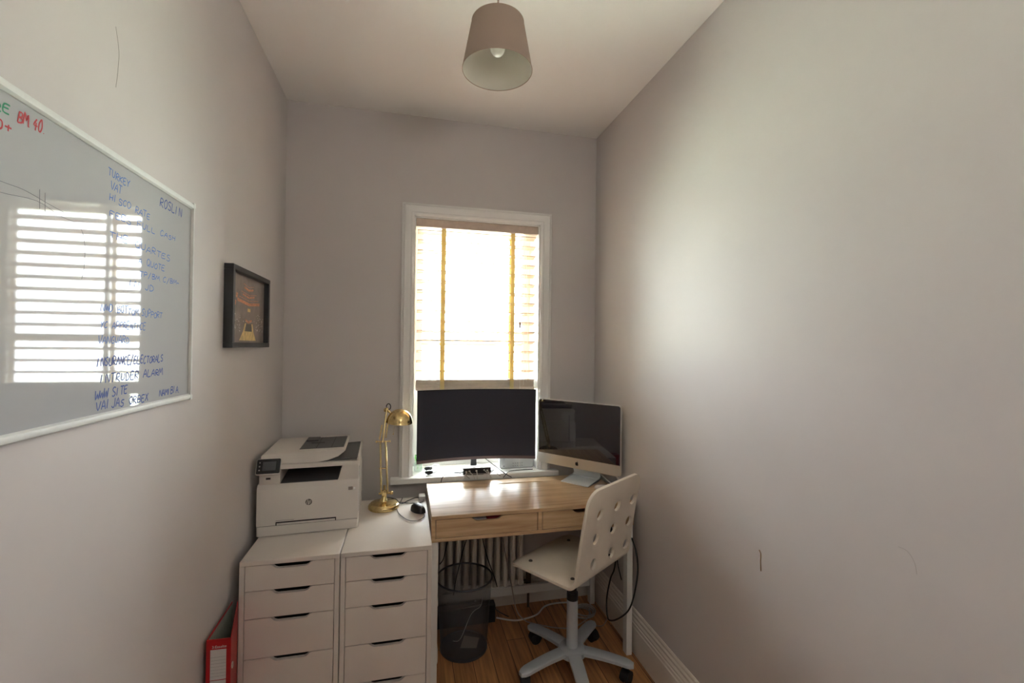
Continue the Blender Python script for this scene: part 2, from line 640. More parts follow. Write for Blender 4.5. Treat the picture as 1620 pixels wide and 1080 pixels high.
# small marks on the walls
def strip(bm, pts, r, nrm):
    n = Vector(nrm)
    tube(bm, pts, r, 5, 4)
b = B(); strip(b, [(XR - .0003, -1.357, .866), (XR - .0003, -1.364, .855), (XR - .0003, -1.363, .83), (XR - .0003, -1.365, .80)], .0016, (1, 0, 0))
obj('drip_mark', b, 'stain', wr)['label'] = 'brown dried drip'
b = B()
strip(b, [(XR, -1.79, 1.066), (XR, -1.81, 1.064), (XR, -1.825, 1.045), (XR, -1.83, 1.02)], .0006, (1, 0, 0))
strip(b, [(XR, -1.905, .77), (XR, -1.915, .757), (XR, -1.902, .735), (XR, -1.901, .70)], .0007, (1, 0, 0))
obj('scuff_mark', b, 'scuff', wr)['label'] = 'thin grey scuff'
b = B(); strip(b, [(.0, -1.449, 2.243), (.0, -1.436, 2.197), (.0, -1.438, 2.15), (.0, -1.444, 2.109)], .0007, (1, 0, 0))
obj('scuff_mark', b, 'scuff', wl)['label'] = 'thin grey scuff'

# ------------------------------------------------------------------ window
win = bpy.data.objects.new('window_1', None)
COL.objects.link(win)
win.location = (1.06, 0, .756)
win['kind'] = 'structure'
WM['window_1'] = Matrix.Translation((1.06, 0, .756))
AP = [(0, 0), (0, .012), (.006, .016), (.010, .016), (.012, .022), (.018, .026), (.024, .022), (.030, .020), (.052, .018), (.056, .022), (.062, .020), (.067, .014), (.070, .012), (.070, 0)]
FX0, FX1, FZ1 = .612, 1.506, 2.350
b = B()   # architrave as a mitred three-sided casing
path = [((FX0, .79), (1, 0)), ((FX0, FZ1), (1, -1)), ((FX1, FZ1), (-1, -1)), ((FX1, .79), (-1, 0))]
rings = []
for (px, pz), (dx, dz) in path:
    rings.append([b.verts.new((px + dx * a, -h - .0005, pz + dz * a)) for a, h in AP])
for A, C in zip(rings, rings[1:]):
    n = len(A)
    for i in range(n):
        b.faces.new((A[i], A[(i + 1) % n], C[(i + 1) % n], C[i]))
b.faces.new(rings[0]); b.faces.new(rings[-1][::-1])
obj('architrave', b, 'gloss_white', win, smooth=35)
b = B(); box(b, .567, 1.552, -.056, 0, .758, .790, .006, 3); box(b, OX0 + .001, OX1 - .001, -.001, .21, .758, .790)
obj('window_sill', b, 'gloss_white', win)
b = B()   # painted reveal lining
box(b, OX0, OX0 + .008, .0, .30, .79, OZ1)
box(b, OX1 - .008, OX1, .0, .30, .79, OZ1)
box(b, OX0, OX1, .0, .30, OZ1 - .008, OZ1)
obj('reveal_lining', b, 'gloss_white', win)
b = B()
x0, x1 = OX0 + .008, OX1 - .008
box(b, x0, x0 + .05, .20, .25, .79, OZ1 - .008, .004)
box(b, x1 - .05, x1, .20, .25, .79, OZ1 - .008, .004)
box(b, x0 + .05, x1 - .05, .20, .25, OZ1 - .06, OZ1 - .008, .004)
box(b, x0 + .05, x1 - .05, .20, .25, .79, .86, .004)
box(b, x0 + .05, x1 - .05, .19, .25, 1.535, 1.575, .004)
obj('window_frame', b, 'gloss_white', win)
b = B(); box(b, x0 + .045, x1 - .045, .222, .228, 1.57, OZ1 - .055)
obj('pane', b, 'glass', win)
b = B(); box(b, x0 + .045, x1 - .045, .222, .228, .855, 1.54)
obj('pane', b, 'glass', win)
# lawn outside, one storey down
b = B(); box(b, -40, 40, 1.0, 90, -3.1, -3.0)
struct('ground_outside', b, 'lawn')

# ------------------------------------------------------------------ venetian blind
BY0, BY1 = .045, .095
bl = thing('venetian_blind', 'beige venetian blind with ochre ladder tapes, half lowered in the window', 'blind', (1.065, .07, 1.29))
b = B(); box(b, .692, 1.428, .022, .100, 2.226, 2.275, .004)
obj('head_rail', b, 'valance', bl)
BX0, BX1 = .702, 1.422
zs = [2.206 - .0590 * i for i in range(15)]
for i, z in enumerate(zs):
    b = B()
    tilt = -.006
    prism(b, [(BY0, z - tilt - .0012), (BY0, z - tilt + .0036), ((BY0 + BY1) / 2, z + .0050), (BY1, z + tilt + .0028), (BY1, z + tilt), ((BY0 + BY1) / 2, z + .0018)], (BX0, 0, 0), (0, 1, 0), (0, 0, 1), (1, 0, 0), BX1 - BX0)
    obj('slat', b, 'slat', bl)
for i in range(7):
    z = 1.291 + i * .0064
    dx = random.uniform(-.002, .002)
    b = B()
    prism(b, [(BY0, z), (BY0, z + .003), ((BY0 + BY1) / 2, z + .0044), (BY1, z + .003), (BY1, z), ((BY0 + BY1) / 2, z + .0014)], (BX0 + dx, 0, 0), (0, 1, 0), (0, 0, 1), (1, 0, 0), BX1 - BX0)
    obj('slat', b, 'valance', bl)
b = B(); box(b, BX0, BX1, BY0, BY1, 1.271, 1.289, .004)
obj('bottom_rail', b, 'valance', bl)
for tx in (.854, 1.276):
    b = B()
    for y in (BY0 - .003, BY1 + .001):
        box(b, tx - .0125, tx + .0125, y, y + .0015, 1.270, 2.228)
    box(b, tx - .0125, tx + .0125, BY0 - .003, BY1 + .002, 1.2685, 1.2705)
    obj('ladder_tape', b, 'tape', bl)
b = B()
tube(b, [(1.322, .036, 2.23), (1.322, .034, 1.9), (1.322, .036, 1.68)], .0011, 6)
tube(b, [(1.345, .036, 2.23), (1.347, .032, 1.6), (1.347, .030, 1.30)], .0011, 6)
tube(b, [(1.352, .036, 2.23), (1.372, .034, 1.7), (1.366, .030, 1.32)], .0011, 6)
tube(b, [(1.322, .036, 1.66), (1.326, .030, 1.2), (1.326, .024, .80)], .0011, 6)
obj('pull_cord', b, 'cord', bl)
b = B(); lathe(b, [(0, 1.688), (.004, 1.688), (.0055, 1.655), (.0065, 1.652), (.0065, 1.648), (0, 1.648)], (1.322, .036, 0), 12)
obj('tassel', b, 'tassel', bl, smooth=40)

# ------------------------------------------------------------------ pendant lamp
PX, PY = .948, -1.064
pd = thing('pendant_lamp', 'taupe linen drum-shaped pendant lampshade hanging from the ceiling', 'ceiling lamp', (PX, PY, 2.52))
b = B()
lathe(b, [(.1250, 2.520), (.0930, 2.692)], (PX, PY, 0), 72)
so = obj('lamp_shade', b, 'shade', pd, smooth=50)
b = B()
lathe(b, [(.1234, 2.521), (.0914, 2.691)], (PX, PY, 0), 72)
obj('shade_lining', b, 'shade_in', so, smooth=50)
for r, z in ((.1245, 2.520), (.0925, 2.692)):
    b = B()
    tube(b, [(PX + r * math.cos(a), PY + r * math.sin(a), z) for a in [2 * math.pi * i / 72 for i in range(72)]], .0014, 6, closed=True)
    obj('shade_rim', b, 'shade', so, smooth=60)
b = B()
for k in range(3):
    a = 2 * math.pi * k / 3 + .5
    tube(b, [(PX + .02 * math.cos(a), PY + .02 * math.sin(a), 2.675), (PX + .0915 * math.cos(a), PY + .0915 * math.sin(a), 2.689)], .0013, 6)
tube(b, [(PX + .02 * math.cos(a), PY + .02 * math.sin(a), 2.675) for a in [2 * math.pi * i / 24 for i in range(24)]], .0015, 6, closed=True)
obj('shade_ring', b, 'steel_white', pd, smooth=60)
b = B(); lathe(b, [(0, 2.716), (.008, 2.716), (.017, 2.70), (.019, 2.66), (.016, 2.635), (0, 2.633)], (PX, PY, 0), 24)
obj('lamp_holder', b, 'gloss_white', pd, smooth=40)
b = B(); ellipsoid(b, (PX, PY, 2.602), .027, .027, .030)
lathe(b, [(.013, 2.640), (.016, 2.625), (.022, 2.613)], (PX, PY, 0), 24)
obj('bulb', b, 'bulb', pd, smooth=60)
b = B(); tube(b, [(PX, PY, 2.715), (PX, PY, 2.83)], .0032, 8)
obj('lamp_cord', b, 'shade', pd, smooth=60)
b = B(); lathe(b, [(0, CE), (.045, CE), (.045, CE - .008), (.030, CE - .020), (.010, CE - .028), (0, CE - .028)], (PX, PY, 0), 32)
obj('ceiling_rose', b, 'gloss_white', pd, smooth=40)

# ------------------------------------------------------------------ whiteboard and its writing
WY0, WY1, WZ0, WZ1 = -2.30, -1.093, 1.367, 1.954
wbd = thing('whiteboard', 'large glossy whiteboard in a pale aluminium frame with blue handwriting, on the left wall', 'whiteboard', (0, (WY0 + WY1) / 2, WZ0))
b = B(); box(b, .003, .012, WY0 + .01, WY1 - .01, WZ0 + .01, WZ1 - .01)
obj('writing_surface', b, 'board', wbd)
FP = [(0, 0), (0, .012), (.003, .017), (.009, .019), (.016, .018), (.020, .0135), (.020, 0)]
b = B()
def rail(bm, a, c, inn, w=1.0):
    """frame rail from a to c (y,z), inn = inward direction in the board plane"""
    P = [(p[0] * w, p[1]) for p in FP]
    r0 = [bm.verts.new((.001 + h, a[0] + inn[0] * q, a[1] + inn[1] * q)) for q, h in P]
    r1 = [bm.verts.new((.001 + h, c[0] + inn[0] * q, c[1] + inn[1] * q)) for q, h in P]
    n = len(P)
    for i in range(n):
        bm.faces.new((r0[i], r0[(i + 1) % n], r1[(i + 1) % n], r1[i]))
    bm.faces.new(r0); bm.faces.new(r1[::-1])
rail(b, (WY0, WZ1), (WY1, WZ1), (0, -1), .95)
rail(b, (WY0, WZ0), (WY1, WZ0), (0, 1), .85)
rail(b, (WY1, WZ0), (WY1, WZ1), (-1, 0), .55)
rail(b, (WY0, WZ0), (WY0, WZ1), (1, 0), .55)
obj('board_frame', b, 'alu_white', wbd, smooth=40)
for (y, z) in ((WY1, WZ0), (WY1, WZ1), (WY0, WZ0), (WY0, WZ1)):
    sy = -1 if y == WY1 else 1
    sz = 1 if z == WZ0 else -1
    b = B()
    box(b, .001, .0205, min(y - .001 * sy, y + .012 * sy), max(y - .001 * sy, y + .012 * sy), min(z - .001 * sz, z + .014 * sz), max(z - .001 * sz, z + .014 * sz), .002)
    obj('corner_cap', b, 'alu_white', wbd)

G = {
    'A': [[(0, 0), (.3, 1), (.55, 0)], [(.1, .4), (.48, .38)]],
    'B': [[(.05, 0), (.05, 1)], [(.05, 1), (.4, .95), (.42, .6), (.05, .52), (.5, .45), (.5, .08), (.05, 0)]],
    'C': [[(.5, .85), (.3, 1), (.05, .6), (.1, .12), (.3, 0), (.5, .15)]],
    'D': [[(.05, 0), (.05, 1), (.4, .85), (.52, .45), (.35, .08), (.05, 0)]],
    'E': [[(.5, 1), (.06, .98), (.05, .02), (.52, 0)], [(.06, .52), (.42, .54)]],
    'F': [[(.5, 1), (.06, .98), (.05, 0)], [(.06, .52), (.4, .54)]],
    'G': [[(.5, .85), (.3, 1), (.05, .55), (.2, .02), (.5, .1), (.5, .45), (.3, .45)]],
    'H': [[(.05, 0), (.06, 1)], [(.5, 0), (.5, 1)], [(.06, .5), (.5, .53)]],
    'I': [[(.12, 0), (.14, 1)]],
    'J': [[(.5, 1), (.48, .2), (.28, 0), (.06, .2)]],
    'K': [[(.05, 0), (.05, 1)], [(.5, 1), (.08, .48), (.52, 0)]],
    'L': [[(.06, 1), (.05, .02), (.5, 0)]],
    'M': [[(0, 0), (.1, 1), (.32, .35), (.55, 1), (.66, 0)]],
    'N': [[(.03, 0), (.06, 1), (.5, 0), (.54, 1)]],
    'O': [[(.3, 1), (.05, .7), (.08, .2), (.3, 0), (.52, .3), (.5, .8), (.3, 1)]],
    'P': [[(.05, 0), (.06, 1), (.45, .9), (.45, .55), (.06, .46)]],
    'Q': [[(.3, 1), (.05, .7), (.08, .2), (.3, 0), (.52, .3), (.5, .8), (.3, 1)], [(.32, .3), (.6, -.1)]],
    'R': [[(.05, 0), (.06, 1), (.45, .9), (.42, .56), (.06, .5), (.54, 0)]],
    'S': [[(.5, .9), (.28, 1), (.08, .78), (.2, .55), (.45, .4), (.46, .1), (.22, 0), (.04, .12)]],
    'T': [[(0, 1), (.56, .98)], [(.28, .98), (.27, 0)]],
    'U': [[(.05, 1), (.07, .2), (.27, 0), (.48, .2), (.52, 1)]],
    'V': [[(0, 1), (.25, 0), (.55, 1)]],
    'W': [[(0, 1), (.16, 0), (.34, .7), (.5, 0), (.7, 1)]],
    'X': [[(.02, 0), (.52, 1)], [(.04, 1), (.52, 0)]],
    'Y': [[(.02, 1), (.27, .5)], [(.54, 1), (.27, .5), (.2, 0)]],
    '0': [[(.28, 1), (.06, .6), (.1, .12), (.3, 0), (.5, .35), (.46, .85), (.28, 1)]],
    '4': [[(.3, 1), (.04, .38), (.5, .4)], [(.36, .65), (.34, 0)]],
    '5': [[(.5, 1), (.12, .98), (.08, .55), (.4, .5), (.46, .15), (.2, 0), (.03, .1)]],
    '+': [[(.06, .5), (.52, .52)], [(.3, .8), (.28, .2)]],
    '/': [[(.05, -.25), (.42, 1.25)]],
    '.': [[(.1, 0), (.14, .05)]],
    '-': [[(.05, .5), (.45, .52)]],
}
def handwriting(name, lines, m, label, r=.0013):
    for t, y0, z0, y1, z1, h in lines:
        adv = (y1 - y0) / max(1, len(t))
        bm = None
        for i, ch in enumerate(t + ' '):
            if ch not in G:
                if bm is not None:
                    for v in bm.verts:          # the ink is a thin film on the enamel
                        v.co.x = .0121 + (v.co.x - .0124 + .0015) * .15
                    obj(name, bm, m, wbd)['label'] = label
                bm = None
                continue
            if bm is None:
                bm = B()
            s = adv / .66
            jz = random.uniform(-.0015, .0015)
            hh = h * random.uniform(.85, 1.12)
            for st in G[ch]:
                P = [(.0124, y0 + adv * i + a * s + c * h * .14 + random.uniform(-.0009, .0009), z0 + (z1 - z0) * i / len(t) + jz + c * hh + random.uniform(-.0009, .0009)) for a, c in st]
                tube(bm, P, r, 4, 3 if len(P) > 2 else 0)
blue = [('TURKEY', -1.487, 1.896, -1.408, 1.896, .016), ('VAT', -1.478, 1.87, -1.436, 1.873, .017),
        ('HISCO RATE', -1.482, 1.845, -1.321, 1.844, .015), ('FEES FULL CASH', -1.48, 1.809, -1.192, 1.819, .014),
        ('THE QUARTES', -1.479, 1.765, -1.218, 1.757, .015), ('A QUOTE', -1.369, 1.727, -1.246, 1.727, .015),
        ('TP/BM.C/BM-', -1.362, 1.696, -1.166, 1.698, .013), ('IN JD', -1.405, 1.667, -1.297, 1.666, .015),
        ('NWD BOTTOM SUPPORT', -1.501, 1.602, -1.255, 1.599, .016), ('YC APPRENTICE', -1.502, 1.566, -1.331, 1.566, .016),
        ('VANGUARD', -1.507, 1.533, -1.398, 1.533, .016)]
handwriting('handwriting', blue, 'blue_ink', 'blue handwriting', .0010)
navy = [('INSURANCE/ELECTORALS', -1.511, 1.484, -1.247, 1.484, .019), ('INTRUDER ALARM', -1.5, 1.447, -1.249, 1.449, .018),
        ('WWW SITE', -1.515, 1.415, -1.401, 1.418, .019), ('VAIJAS ORBEX', -1.51, 1.390, -1.313, 1.390, .018),
        ('NAMIBIA.', -1.263, 1.393, -1.147, 1.394, .018), ('ROSLIN', -1.278, 1.893, -1.159, 1.896, .023)]
handwriting('handwriting', navy, 'navy_ink', 'dark blue handwriting', .0014)
handwriting('handwriting', [('BM.40.', -1.718, 1.899, -1.655, 1.906, .021), ('500+', -1.795, 1.868, -1.727, 1.874, .016)], 'red_ink', 'red handwriting', .0014)
handwriting('handwriting', [('CORE', -1.798, 1.898, -1.730, 1.903, .014)], 'green_ink', 'green handwriting', .0014)
for P in ([(-1.80, 1.793), (-1.75, 1.790), (-1.702, 1.791), (-1.65, 1.784), (-1.599, 1.778)], [(-1.80, 1.776), (-1.75, 1.772), (-1.675, 1.781), (-1.62, 1.77), (-1.574, 1.766), (-1.555, 1.74), (-1.553, 1.69), (-1.56, 1.66)],
          [(-1.669, 1.803), (-1.668, 1.769)], [(-1.657, 1.801), (-1.656, 1.767)]):
    b = B(); tube(b, [(.0121, y, z) for y, z in P], .0004, 4, 4)
    obj('pen_line', b, 'dark_ink', wbd)['label'] = 'thin dark pen line'

# ------------------------------------------------------------------ framed picture
py0, py1, pz0, pz1 = -.817, -.368, 1.519, 1.826
pic = thing('framed_picture', 'black framed dark orange concert hall print on the left wall', 'picture', (0, (py0 + py1) / 2, pz0))
fd = .032
b = B()
w = .020
for (a0, a1, c0, c1) in ((py0, py1, pz1 - w, pz1), (py0, py1, pz0, pz0 + w), (py0, py0 + w, pz0 + w, pz1 - w), (py1 - w, py1, pz0 + w, pz1 - w)):
    box(b, .0005, fd, a0, a1, c0, c1, .0012, 1)
obj('picture_frame', b, 'frame_black', pic)
def plate(bm, pts, x=.0122, mi=0, d=.0004):
    prism(bm, [(py0 + w + a * (py1 - py0 - 2 * w), pz0 + w + c * (pz1 - pz0 - 2 * w)) for a, c in pts], (x, 0, 0), (0, 1, 0), (0, 0, 1), (1, 0, 0), d, mi)
b = B()
box(b, .002, .012, py0 + w - .002, py1 - w + .002, pz0 + w - .002, pz1 - w + .002)
GOLD, BLACK, ORANGE, PALE = 1, 2, 3, 4
plate(b, [(.26, .03), (.74, .03), (.66, .17), (.36, .17)], mi=GOLD)
plate(b, [(.36, .17), (.40, .17), (.44, .29), (.41, .29)], mi=GOLD)
plate(b, [(.62, .17), (.66, .17), (.63, .29), (.60, .29)], mi=GOLD)
plate(b, [(.48, .47), (.56, .47), (.56, .52), (.48, .52)], mi=GOLD)
plate(b, [(.44, .17), (.60, .17), (.60, .28), (.45, .28)], mi=BLACK)
for (a0, a1, c, s, t) in ((.20, .84, .575, -.025, .045), (.24, .80, .65, -.02, .008), (.34, .68, .69, -.015, .025), (.30, .74, .735, -.02, .007), (.38, .64, .80, -.01, .03), (.36, .66, .86, -.015, .006), (.42, .60, .31, -.01, .035)):
    plate(b, [(a0, c - s), (a0 + (a1 - a0) * .5, c - s * .2 - .02), (a1, c - s), (a1, c - s + t), (a0 + (a1 - a0) * .5, c - s * .2 - .02 + t), (a0, c - s + t)], mi=ORANGE)
for (a, c) in ((.08, .62), (.12, .55), (.16, .66), (.06, .70)):
    plate(b, [(a, c), (a + .03, c - .02), (a + .05, c + .05), (a + .01, c + .06)], mi=ORANGE)
rr = random.Random(7)
for _ in range(150):
    a = rr.uniform(.02, .97)
    c = rr.uniform(.16, .44) * (1 - .25 * (abs(a - .5) < .2))
    if .27 < a < .73 and c < .3:
        continue
    s = rr.uniform(.005, .012)
    plate(b, [(a, c), (a + s, c), (a + s, c + s * 1.6), (a, c + s * 1.6)], mi=PALE)
plate(b, [(.08, .80), (.095, .80), (.095, .95), (.08, .95)], mi=PALE)
obj('print', b, 'print_dark', pic, extra=['print_gold', 'print_black', 'print_orange', 'print_pale'])

# ------------------------------------------------------------------ drawer cabinets
def notch_front(x0, x1, z0, z1, cx, half, depth, sh):
    """front outline with a dipped finger notch in its top edge"""
    pts = [(x0, z0), (x1, z0), (x1, z1)]
    R = [(cx + half + sh, 0), (cx + half + sh * .75, .10), (cx + half + sh * .25, .80), (cx + half - sh * .1, 1), (cx - half + sh * .1, 1), (cx - half - sh * .25, .80), (cx - half - sh * .75, .10), (cx - half - sh, 0)]
    pts += [(a, z1 - depth * d) for a, d in R]
    pts.append((x0, z1))
    return pts

CY0, CY1 = -.72, -.10
def drawer_unit(x0, x1, label):
    t = thing('drawer_unit', label, 'drawer cabinet', ((x0 + x1) / 2, (CY0 + CY1) / 2, 0), 0, 'drawer units beside the desk')
    b = B()
    box(b, x0, x1, CY0, CY1, .682, .70, .0015, 1)
    box(b, x0, x0 + .018, CY0, CY1, 0, .682, .001, 1)
    box(b, x1 - .018, x1, CY0, CY1, 0, .682, .001, 1)
    box(b, x0 + .018, x1 - .018, CY1 - .01, CY1, .0, .682)
    box(b, x0 + .018, x1 - .018, CY0 + .02, CY1 - .01, 0, .02)
    obj('carcass', b, 'cab', t)
    zz = [(.5850, .6805), (.4790, .5825), (.3270, .4765), (.1740, .3245), (.0205, .1715)]
    cx = (x0 + x1) / 2 + .004
    for z0, z1 in zz:
        b = B()
        prism(b, notch_front(x0 + .0202, x1 - .0202, z0, z1, cx, .052, .0165, .026), (0, CY0 + .001, 0), (1, 0, 0), (0, 0, 1), (0, 1, 0), .016)
        dw = obj('drawer', b, 'cab', t)
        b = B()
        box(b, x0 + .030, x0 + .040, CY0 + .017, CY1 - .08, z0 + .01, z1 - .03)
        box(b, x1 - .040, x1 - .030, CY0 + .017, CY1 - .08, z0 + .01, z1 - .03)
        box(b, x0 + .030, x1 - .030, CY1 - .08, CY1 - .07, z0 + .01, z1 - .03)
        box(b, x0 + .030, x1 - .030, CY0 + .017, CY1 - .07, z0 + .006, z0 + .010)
        obj('drawer_box', b, 'drawer_shade', dw)
    return t
drawer_unit(.036, .3965, 'white five-drawer cabinet by the left wall, standing under the printer')
drawer_unit(.4005, .761, 'white five-drawer cabinet standing against the desk, under the brass lamp')

# ------------------------------------------------------------------ lever arch binder
bn = thing('lever_arch_binder', 'red lever arch binder wedged between the left wall and the drawer cabinet', 'binder', (.04, -.94, .205))
b = B()
prism(b, [(.018, -.952), (.090, -.954), (.090, -.951), (.018, -.949)], (0, 0, .206), (1, 0, 0), (0, 1, 0), (0, 0, 1), .350)
sp = obj('spine', b, 'red', bn)
b = B()
prism(b, [(.0165, -.952), (.0185, -.952), (.0155, -.72), (.0135, -.72)], (0, 0, .206), (1, 0, 0), (0, 1, 0), (0, 0, 1), .350)
obj('cover', b, 'red', bn)
b = B()
prism(b, [(.0883, -.9525), (.0903, -.9525), (.0345, -.7225), (.0325, -.7225)], (0, 0, .206), (1, 0, 0), (0, 1, 0), (0, 0, 1), .350)
obj('cover', b, 'red', bn)
b = B()
prism(b, [(.0192, -.9485), (.0872, -.9505), (.0872, -.950), (.0192, -.948)], (0, 0, .21), (1, 0, 0), (0, 1, 0), (0, 0, 1), .34)
prism(b, [(.0190, -.948), (.0195, -.948), (.0160, -.72), (.0157, -.72)], (0, 0, .21), (1, 0, 0), (0, 1, 0), (0, 0, 1), .34)
prism(b, [(.0866, -.948), (.0874, -.948), (.0322, -.7225), (.0316, -.7225)], (0, 0, .21), (1, 0, 0), (0, 1, 0), (0, 0, 1), .34)
obj('lining', b, 'binder_in', bn)
b = B()
box(b, .0295, .0765, -.9542, -.9520, .424, .5225)
box(b, .0295, .0765, -.9542, -.9520, .25, .421)
lb = obj('spine_label', b, 'label', sp)
b = B()
for i in range(7):
    box(b, .031, .075, -.9546, -.9541, .435 + .0105 * i, .4357 + .0105 * i)
obj('label_lines', b, 'label_line', lb)
obj('brand_mark', text_bm('3:Esselte', .0125, (.0335, -.9536, .5275), (1, 0, 0), (0, 0, 1)), 'label', sp)
b = B()
tube(b, [(.0895, -.936 + .006 * math.cos(a), .455 + .010 * math.sin(a)) for a in [2 * math.pi * i / 20 for i in range(20)]], .0014, 6, closed=True)
obj('rado_ring', b, 'alu', bn, smooth=60)

# ------------------------------------------------------------------ desk
DKX0, DKX1, DKY0, DKY1, DZ0, DZ1 = .7655, 1.7655, -.577, -.078, .647, .765
dk = thing('desk', 'pale oak-effect desk with two drawers and white legs below the window', 'desk', ((DKX0 + DKX1) / 2, (DKY0 + DKY1) / 2, 0))
b = B()
box(b, DKX0, DKX1, DKY0, DKY1 - .092, DZ1 - .016, DZ1, .0012, 1)
box(b, DKX0, DKX1, DKY0, DKY1, DZ0, DZ0 + .016, .0012, 1)
box(b, DKX0, DKX0 + .018, DKY0, DKY1, DZ0 + .016, DZ1 - .016)
box(b, DKX1 - .018, DKX1, DKY0, DKY1, DZ0 + .016, DZ1 - .016)
box(b, 1.266, 1.286, DKY0, DKY1, DZ0 + .016, DZ1 - .016)
box(b, DKX0 + .018, DKX1 - .018, DKY1 - .016, DKY1, DZ0 + .016, DZ1 - .016)
box(b, DKX0 + .018, DKX1 - .018, DKY1 - .20, DKY1 - .19, DZ0 + .016, DZ1 - .016)
obj('desktop', b, 'desk', dk)
b = B()   # rear cable flap with a hand slot in its front edge
yf = DKY1 - .0905
slot = [(DKX0, yf), (1.12, yf), (1.16, yf + .012), (1.38, yf + .012), (1.42, yf), (DKX1, yf), (DKX1, DKY1), (DKX0, DKY1)]
prism(b, slot, (0, 0, DZ1 - .016), (1, 0, 0), (0, 1, 0), (0, 0, 1), .016)
obj('cable_flap', b, 'desk', dk)
for (x0, x1, cx) in ((DKX0 + .0208, 1.2632, 1.02), (1.2888, DKX1 - .0208, 1.512)):
    b = B()
    prism(b, notch_front(x0, x1, DZ0 + .0188, DZ1 - .0185, cx, .048, .0165, .032), (0, DKY0 + .0015, 0), (1, 0, 0), (0, 0, 1), (0, 1, 0), .014)
    box(b, x0 + .008, x0 + .018, DKY0 + .016, DKY1 - .22, DZ0 + .02, DZ1 - .04)
    box(b, x1 - .018, x1 - .008, DKY0 + .016, DKY1 - .22, DZ0 + .02, DZ1 - .04)
    box(b, x0 + .008, x1 - .008, DKY0 + .016, DKY1 - .22, DZ0 + .018, DZ0 + .022)
    obj('drawer', b, 'desk', dk)
for lx in (DKX0 + .002, DKX1 - .032):
    for ly in (DKY0 + .003, DKY1 - .043):
        b = B(); box(b, lx, lx + .030, ly, ly + .040, 0, DZ0, .002, 2)
        obj('leg', b, 'steel_white', dk)
b = B(); box(b, DKX0 + .032, DKX1 - .032, DKY1 - .032, DKY1 - .014, .105, .152, .002)
obj('crossbar', b, 'steel_white', dk)
# papers seen through the finger notch
b = B(); box(b, .93, 1.022, DKY0 + .03, DKY0 + .22, DZ0 + .024, DZ0 + .082)
tag(obj('paper_stack', b, 'paper'), 'white papers glimpsed in the left desk drawer notch', 'paper')
b = B(); box(b, 1.026, 1.10, DKY0 + .03, DKY0 + .22, DZ0 + .024, DZ0 + .084, .002)
tag(obj('notebook', b, 'red_item'), 'dark red notebook glimpsed in the left desk drawer notch', 'notebook')

# ------------------------------------------------------------------ printer
pt = thing('printer', 'white laser printer with touch panel on the left drawer cabinet', 'printer', (.026, -.497, .7005), math.radians(3))
W_, D_ = .416, .395
b = B()
prism(b, rrect(0, W_, 0, D_, .012), (0, 0, .003), (1, 0, 0), (0, 1, 0), (0, 0, 1), .0415, bev=.002)
box(b, .02, W_ - .02, .02, D_ - .02, 0, .004)
obj('paper_tray', b, 'printer', pt, True, 40)
b = B()
# lower body with a sloped shoulder
prism(b, [(0, .0465), (0, .200), (.004, .206), (.014, .2225), (D_, .2225), (D_, .0465)], (0, 0, 0), (0, 1, 0), (0, 0, 1), (1, 0, 0), W_, bev=.004)
# columns round the output bay, and the back
box(b, .006, .090, .010, D_, .2215, .287, .005)
prism(b, [(.326, .2215), (.345, .287), (W_ - .002, .287), (W_ - .002, .2215)], (0, .010, 0), (1, 0, 0), (0, 0, 1), (0, 1, 0), D_ - .012)
box(b, .085, .345, .215, D_, .2215, .287)
bd = obj('body', b, 'printer', pt, True, 40)
b = B(); prism(b, [(.014, .2226), (.215, .2395), (.215, .241), (.014, .2245)], (.0905, 0, 0), (0, 1, 0), (0, 0, 1), (1, 0, 0), .237)
box(b, .0915, .342, .2135, .2145, .2226, .286)
obj('output_tray', b, 'printer_dark', pt, True)
b = B(); prism(b, rrect(-.001, W_ + .002, .004, D_, .01), (0, 0, .2875), (1, 0, 0), (0, 1, 0), (0, 0, 1), .0185, bev=.003)
obj('scanner_bed', b, 'printer', pt, True, 40)
b = B()
prism(b, [(.012, .3065), (.235, .3065), (.285, .314), (.325, .327), (.348, .345), (.356, .3525), (.353, .3565), (.02, .352), (.012, .345)], (0, .016, 0), (1, 0, 0), (0, 0, 1), (0, 1, 0), .352, bev=.003)
fl = obj('document_feeder', b, 'printer', pt, True, 30)
b = B()
prism(b, [(.155, .3545), (.345, .3568), (.345, .3578), (.155, .3555)], (0, .075, 0), (1, 0, 0), (0, 0, 1), (0, 1, 0), .255)
box(b, .158, .215, .24, .325, .3545, .3615, .003)
obj('input_tray', b, 'printer_dark', fl, True)
b = B()
for q in (.225, .29):
    prism(b, [(q, .3572), (q + .0012, .3572), (q + .0012, .3586), (q, .3586)], (0, .08, 0), (1, 0, 0), (0, 0, 1), (0, 1, 0), .24)
box(b, .19, .25, .19, .191, .3565, .3583)
obj('feed_line', b, 'seam', fl, True)
b = B()
prism(b, [(.225, .3062), (.408, .3130), (.408, .3165), (.235, .3085)], (0, .018, 0), (1, 0, 0), (0, 0, 1), (0, 1, 0), .36)
obj('exit_tray', b, 'printer_dark', fl, True)
b = B()
prism(b, [(.404, .3065), (W_, .3065), (W_, .322), (.4115, .325)], (0, .012, 0), (1, 0, 0), (0, 0, 1), (0, 1, 0), .378, bev=.002)
obj('feeder_rim', b, 'printer', fl, True, 40)
